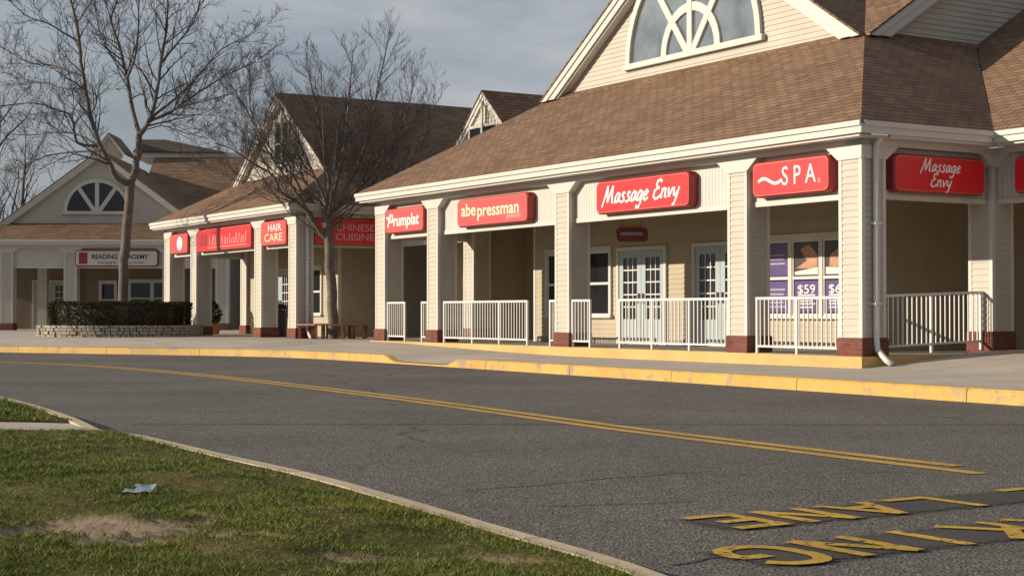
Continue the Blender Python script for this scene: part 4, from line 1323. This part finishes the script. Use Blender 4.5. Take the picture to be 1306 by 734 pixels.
# ================================================================== TREES
class Tree:
    def __init__(s, seed): s.r = random.Random(seed); s.trunk = MB(); s.tw = MB()
    def limb(s, pts, r0, r1, n=7, mb=None):
        # smooth the polyline
        P = [Vector(p) for p in pts]; out = []
        for i in range(len(P) - 1):
            p0, p1, p2, p3 = P[max(0, i - 1)], P[i], P[i + 1], P[min(len(P) - 1, i + 2)]
            m = 3
            for k in range(m):
                t = k / m
                q = 0.5 * ((2 * p1) + (p2 - p0) * t + (2 * p0 - 5 * p1 + 4 * p2 - p3) * t * t + (3 * p1 - p0 - 3 * p2 + p3) * t ** 3)
                out.append(q + Vector((s.r.gauss(0, 1), s.r.gauss(0, 1), s.r.gauss(0, .5))) * r0 * .10)
        out.append(P[-1])
        L = len(out)
        rad = [r0 + (r1 - r0) * (k / (L - 1)) ** .8 for k in range(L)]
        (mb or s.trunk).tube(out, rad, n, cap=False)
        return out, rad
    def sub(s, pts, rad, count, length, depth, t0=.15, spread=.9, up=.35, rmin=.006, n=5, ratio=.55):
        """side branches along a limb"""
        L = len(pts)
        for k in range(count):
            t = t0 + (1 - t0) * (k + s.r.random()) / count
            f = t * (L - 1); i = min(L - 2, int(f)); fr = f - i
            p = pts[i].lerp(pts[i + 1], fr); d = (pts[i + 1] - pts[i]).normalized()
            side = Vector((s.r.gauss(0, 1), s.r.gauss(0, 1), s.r.gauss(0, .7)))
            side = (side - d * side.dot(d))
            if side.length < 1e-3: continue
            side.normalize()
            dd = (d * s.r.uniform(.45, .9) + side * spread * s.r.uniform(.6, 1.1) + Vector((0, 0, up))).normalized()
            ln = length * s.r.uniform(.55, 1.2) * (1.0 - .45 * t)
            r0 = max(rmin, min((rad[i]) * ratio, ln * .016 + rmin * .4))
            s.branch(p, dd, ln, r0, depth, up, rmin, n, spread)
        return
    def branch(s, p, d, ln, r0, depth, up, rmin, n, spread):
        seg = 5 if depth > 0 else 3
        pts = [p]; dd = d.copy()
        for k in range(seg):
            dd = (dd + Vector((s.r.gauss(0, .16), s.r.gauss(0, .16), s.r.gauss(0, .12) + up * .12))).normalized()
            pts.append(pts[-1] + dd * (ln / seg))
        rad = [max(rmin * .55, r0 * (1 - .8 * k / seg)) for k in range(seg + 1)]
        s.tw.tube(pts, rad, n if r0 > .02 else 3, cap=False)
        if depth > 0:
            cnt = max(2, int(s.r.uniform(.75, 1.25) * s.cn[depth]))
            s.sub(pts, rad, cnt, ln * s.lr, depth - 1, .12, spread, up, rmin, 4, .6)
    def done(s, name, label, cat, loc, group=None, mats=('bark', 'twig')):
        t = thing(name, label, cat, loc, 0, group)
        off = Vector(loc)
        for mb in (s.trunk, s.tw): mb.v = [tuple(Vector(v) - off) for v in mb.v]
        if s.trunk.v: s.trunk.build('trunk', M[mats[0]], t, smooth=True, uv=False)
        if s.tw.v: s.tw.build('crown', M[mats[1]], t, smooth=True, uv=False)
        return t

# tree in the planter
T1 = Tree(31); T1.cn = {1: 6, 2: 6, 3: 6}; T1.lr = .56
def tp(px, py, dz=0.0): return at(px, py, PY + dz)
fork = tp(167, 234)
T1.limb([Vector((at(156, 392, PY).x, PY, .5)), tp(157, 350), tp(160, 300), tp(164, 262), fork], .165, .135, 12)
def L1(pts, dep, r0, r1):
    m = len(pts); P = [at(px, py, PY + dep * (k / max(1, m - 1)) ** 1.0) for k, (px, py) in enumerate(pts)]
    return T1.limb(P, r0 * .8, r1 * .75, 8)
limbs1 = []
limbs1.append(L1([(166, 236), (148, 226), (140, 209), (126, 183), (114, 144), (105, 98), (98, 42), (90, 0), (84, -45), (76, -80)], -1.6, .135, .03))
limbs1.append(L1([(166, 236), (172, 215), (176, 190), (177, 170)], .2, .16, .13))
limbs1.append(L1([(177, 171), (168, 140), (160, 95), (150, 55), (140, 25), (147, 0), (142, -45), (146, -80)], 1.2, .095, .022))
limbs1.append(L1([(161, 98), (170, 76), (175, 40), (176, 0), (180, -40)], -1.0, .055, .018))
limbs1.append(L1([(177, 171), (188, 156), (197, 130), (203, 85), (211, 35), (213, -10), (218, -60)], -.6, .11, .022))
limbs1.append(L1([(203, 82), (222, 58), (246, 26), (258, -15), (270, -50)], .8, .055, .016))
limbs1.append(L1([(190, 153), (215, 144), (245, 122), (285, 97), (320, 80), (350, 60)], 1.6, .07, .014))
limbs1.append(L1([(192, 150), (226, 122), (252, 96), (275, 68), (300, 52), (332, 36)], -1.8, .06, .014))
limbs1.append(L1([(190, 155), (228, 136), (262, 128), (300, 118), (340, 108)], -2.2, .05, .012))
limbs1.append(L1([(188, 160), (222, 152), (250, 146), (275, 138)], 2.4, .04, .01))
limbs1.append(L1([(102, 96), (82, 88), (62, 82), (33, 78), (5, 62), (-15, 50)], 1.0, .045, .01))
limbs1.append(L1([(98, 52), (78, 40), (59, 29), (30, 18), (5, -6)], -1.2, .045, .01))
limbs1.append(L1([(127, 186), (98, 182), (93, 160), (88, 146), (70, 139), (43, 131), (5, 134), (-20, 138)], -2.2, .06, .012))
limbs1.append(L1([(130, 192), (100, 193), (65, 197), (35, 208), (10, 216), (-15, 214)], 1.5, .05, .012))
limbs1.append(L1([(114, 146), (122, 130), (118, 110)], -.8, .04, .012))
limbs1.append(L1([(128, 188), (100, 172), (70, 168), (35, 172), (0, 168), (-30, 160)], 2.2, .045, .01))
limbs1.append(L1([(108, 112), (80, 112), (50, 104), (20, 108), (-15, 100)], 2.0, .035, .009))
limbs1.append(L1([(178, 168), (205, 160), (232, 168), (262, 175), (290, 172)], -1.5, .035, .009))
limbs1.append(L1([(161, 100), (140, 70), (125, 35), (118, -5), (120, -40)], 1.8, .04, .01))
for k, (p, rd) in enumerate(limbs1):
    ln = sum((p[i + 1] - p[i]).length for i in range(len(p) - 1))
    if k == 1: continue
    T1.sub(p, rd, int(5 + ln * 3.2), 2.0, 2, .18, .85, .22, .0068)
T1.done('bare_tree', 'tall wide bare tree rising from the hedge of the round planter', 'tree', (PX, PY, .5))

# tree on the walk in front of the middle pavilion's side
TY = 43.8
T2 = Tree(8); T2.cn = {1: 6, 2: 7, 3: 6}; T2.lr = .6
bx = at(425, 432, TY)
T2.limb([Vector((bx.x, TY, .28)), at(424, 390, TY), at(421, 340, TY), at(418, 300, TY), at(416, 262, TY)], .155, .12, 11)
def L2(pts, dep, r0, r1):
    m = len(pts); P = [at(px, py, TY + dep * (k / max(1, m - 1))) for k, (px, py) in enumerate(pts)]
    return T2.limb(P, r0, r1, 7)
l2 = []
l2.append(L2([(417, 306), (405, 292), (394, 274), (380, 258), (360, 246), (346, 222), (320, 207), (296, 190), (272, 182)], -1.2, .07, .012))
l2.append(L2([(416, 264), (410, 245), (399, 222), (388, 196), (372, 165), (355, 130), (345, 95)], .8, .07, .012))
l2.append(L2([(416, 264), (420, 235), (415, 205), (408, 170), (400, 125), (392, 85)], -1.0, .07, .012))
l2.append(L2([(416, 264), (428, 238), (436, 200), (442, 160), (446, 110), (450, 62)], 1.2, .075, .012))
l2.append(L2([(417, 270), (436, 248), (455, 215), (468, 175), (478, 130), (488, 80), (494, 55)], -.8, .07, .012))
l2.append(L2([(418, 276), (445, 252), (475, 222), (500, 185), (518, 145), (528, 100)], 1.0, .065, .012))
l2.append(L2([(418, 282), (450, 262), (488, 240), (520, 205), (545, 165), (553, 130)], -1.4, .055, .01))
l2.append(L2([(402, 286), (380, 236), (352, 200), (325, 160), (305, 125), (290, 105)], 1.4, .05, .01))
l2.append(L2([(397, 276), (374, 240), (340, 190), (318, 135), (322, 95)], -1.6, .045, .01))
l2.append(L2([(419, 290), (440, 280), (470, 262), (500, 240)], 1.8, .04, .01))
l2.append(L2([(346, 224), (320, 232), (290, 226), (262, 215)], .8, .03, .008))
rb = random.Random(77)
for q in range(11):
    az = 2 * math.pi * q / 11 + rb.uniform(-.2, .2); z0 = rb.uniform(3.0, 4.3); ln = rb.uniform(3.4, 5.0); el0 = rb.uniform(.25, .7)
    base = Vector((at(417, 280, TY).x, TY, z0)); P = [base]; e_ = el0
    for k in range(6):
        e_ = min(1.4, e_ + .10); P.append(P[-1] + Vector((math.cos(az) * math.cos(e_), math.sin(az) * math.cos(e_), math.sin(e_))) * (ln / 6))
    l2.append(T2.limb(P, .036, .007, 6))
for p, rd in l2:
    ln = sum((p[i + 1] - p[i]).length for i in range(len(p) - 1))
    T2.sub(p, rd, int(5 + ln * 3.4), 1.6, 2, .26, .74, .34, .0046)
T2.done('bare_tree', 'dense bushy bare tree growing through the ring bench before the middle pavilion', 'tree', (bx.x, TY, .28))

# far bare trees beyond the roofs
def far_tree(px, Y, hgt, seed, label, spread=.7):
    t = Tree(seed); t.cn = {1: 4, 2: 5, 3: 6}; t.lr = .55
    x = (px - 653) * Y / FPX
    b = Vector((x, Y, 0))
    tr, rd = t.limb([b, b + Vector((.1, 0, hgt * .25)), b + Vector((-.1, 0, hgt * .5)), b + Vector((.2, 0, hgt * .85))], hgt * .022, hgt * .006, 7)
    t.sub(tr, rd, 16, hgt * .42, 2, .25, spread, .35, .016, 5, .55)
    t.done('bare_tree', label, 'tree', tuple(b), 'bare trees beyond the roofs', ('farbark', 'farbark'))
far_tree(-75, 60, 12.0, 12, 'nearer bare tree outside the left edge with branches reaching into the picture', 1.0)
far_tree(-6, 92, 14.5, 1, 'hazy far bare tree cut off by the left edge of the picture')
far_tree(28, 108, 13.5, 2, 'hazy far bare tree just right of the one at the left edge')
far_tree(70, 120, 12.0, 3, 'small far bare tree showing above the left slope of the far gable')
far_tree(330, 98, 11.5, 5, 'far bare tree showing between the far hall and the middle pavilion roof', .6)

# ================================================================== BENCH, BIN, POT
bn = thing('ring_bench', 'reddish wooden ring bench around the trunk of the dense bare tree', 'bench', (bx.x, TY, .30))
def octo(r): return [(r * math.cos(R(22.5 + 45 * k)), r * math.sin(R(22.5 + 45 * k))) for k in range(8)]
mb = MB()
for r0, r1 in ((.52, .66), (.68, .82), (.84, .98)):
    A, B = octo(r0 * 1.06), octo(r1 * 1.06)
    for k in range(8):
        j = (k + 1) % 8
        mb.slab([(*A[k], .45), (*B[k], .45), (*B[j], .45), (*A[j], .45)], .04)
mb.build('seat', M['benchwood'], bn)
for k in range(8):
    c_, s_ = math.cos(R(22.5 + 45 * k)), math.sin(R(22.5 + 45 * k))
    for q in (.60, .96):
        mb = MB(); mb.box(c_ * q - .035, c_ * q + .035, s_ * q - .035, s_ * q + .035, -.02, .41)
        mb.build('leg', M['benchwood'], bn)

bp = W2f(-3.05, .77, .33)
tb = thing('litter_bin', 'black litter bin standing in the right bay of the middle pavilion', 'bin', bp)
mb = MB(); mb.tube([(0, 0, 0), (0, 0, .04), (0, 0, .82)], [.25, .25, .29], 18); mb.build('body', M['bin'], tb, smooth=False)
mb = MB(); mb.tube([(0, 0, .822), (0, 0, .86), (0, 0, .95), (0, 0, 1.0)], [.31, .31, .24, .08], 18); mb.build('lid', M['bin'], tb)
pp = W2f(-9.5, 1.17, .33)
tb = thing('potted_shrub', 'dark shrub in a reddish pot between pillars of the middle pavilion', 'plant', pp)
mb = MB(); mb.tube([(0, 0, 0), (0, 0, .30), (0, 0, .32), (0, 0, .38)], [.18, .26, .29, .29], 16); mb.build('pot', M['terracotta'], tb)
def ps(r):
    t = r.uniform(0, 6.283); z = r.uniform(0, 1); q = .30 * math.sin(math.pi * (z * .85 + .12)) * math.sqrt(r.random())
    return (q * math.cos(t), q * math.sin(t), .36 + z * .75)
mb = MB(); leaf_mass(mb, 700, ps, .05, 9); mb.build('foliage', M['shrub'], tb, uv=False)

# ================================================================== CAMERA, LIGHT, SKY
cam = bpy.data.cameras.new('camera'); co = bpy.data.objects.new('camera', cam); COL.objects.link(co)
co.location = (0, 0, H); co.rotation_euler = (R(90) + math.atan(32 / FPX), 0, 0)
cam.sensor_width = 36; cam.lens = FPX / 1306 * 36; cam.clip_end = 2000; cam.clip_start = .1
scene.camera = co

EL = R(16.5); AZ = R(27.0)
sx, sy = -math.sin(AZ), -math.cos(AZ)                 # direction to the sun in the pavilion frame
sd = Vector((UX * sx - UY * sy, UY * sx + UX * sy, 0)).normalized() * math.cos(EL) + Vector((0, 0, math.sin(EL)))
sun = bpy.data.lights.new('sun', 'SUN'); sun.energy = 4.3; sun.angle = R(.55); sun.color = (1.0, .87, .69)
sob = bpy.data.objects.new('sun', sun); COL.objects.link(sob)
sob.rotation_euler = (-sd).to_track_quat('-Z', 'Y').to_euler(); sob.location = (-30, 0, 30)

w = bpy.data.worlds.new('World'); scene.world = w; w.use_nodes = True
nt = w.node_tree; bg = nt.nodes['Background']
sky = N(nt, 'ShaderNodeTexSky', sky_type='NISHITA'); sky.sun_disc = False
sky.sun_elevation = EL; sky.sun_rotation = math.atan2(sd.x, sd.y); sky.air_density = 1.2; sky.dust_density = 1.5; sky.ozone_density = 1.5
tc = N(nt, 'ShaderNodeTexCoord'); mp = N(nt, 'ShaderNodeMapping'); mp.inputs['Scale'].default_value = (1.0, 1.0, 3.2)
nt.links.new(tc.outputs['Generated'], mp.inputs['Vector'])
nz = N(nt, 'ShaderNodeTexNoise'); setv(nz, Scale=3.4, Detail=9, Roughness=.58); nz.inputs['Distortion'].default_value = .4
nt.links.new(mp.outputs[0], nz.inputs['Vector'])
rc = ramp(nt, nz.outputs['Fac'], [(.32, (.55, .55, .55)), (.58, (.97, .97, .97))])
nz2 = N(nt, 'ShaderNodeTexNoise'); setv(nz2, Scale=6.5, Detail=7, Roughness=.6); nt.links.new(mp.outputs[0], nz2.inputs['Vector'])
cl_ = ramp(nt, nz2.outputs['Fac'], [(.3, (3.2, 3.7, 4.45)), (.50, (4.1, 4.6, 5.25)), (.72, (5.7, 6.0, 6.3))])
mx = mixc(nt, rc.outputs[0], sky.outputs[0], cl_.outputs[0])
nt.links.new(mx, bg.inputs['Color']); bg.inputs['Strength'].default_value = .062

vs = scene.view_settings
scene.display_settings.display_device = 'sRGB'
vs.view_transform = 'Standard'; vs.look = 'None'; vs.exposure = 0.45; vs.gamma = 1.0; vs.use_curve_mapping = False
scene.cycles.max_bounces = 6
scene.cycles.use_denoising = True
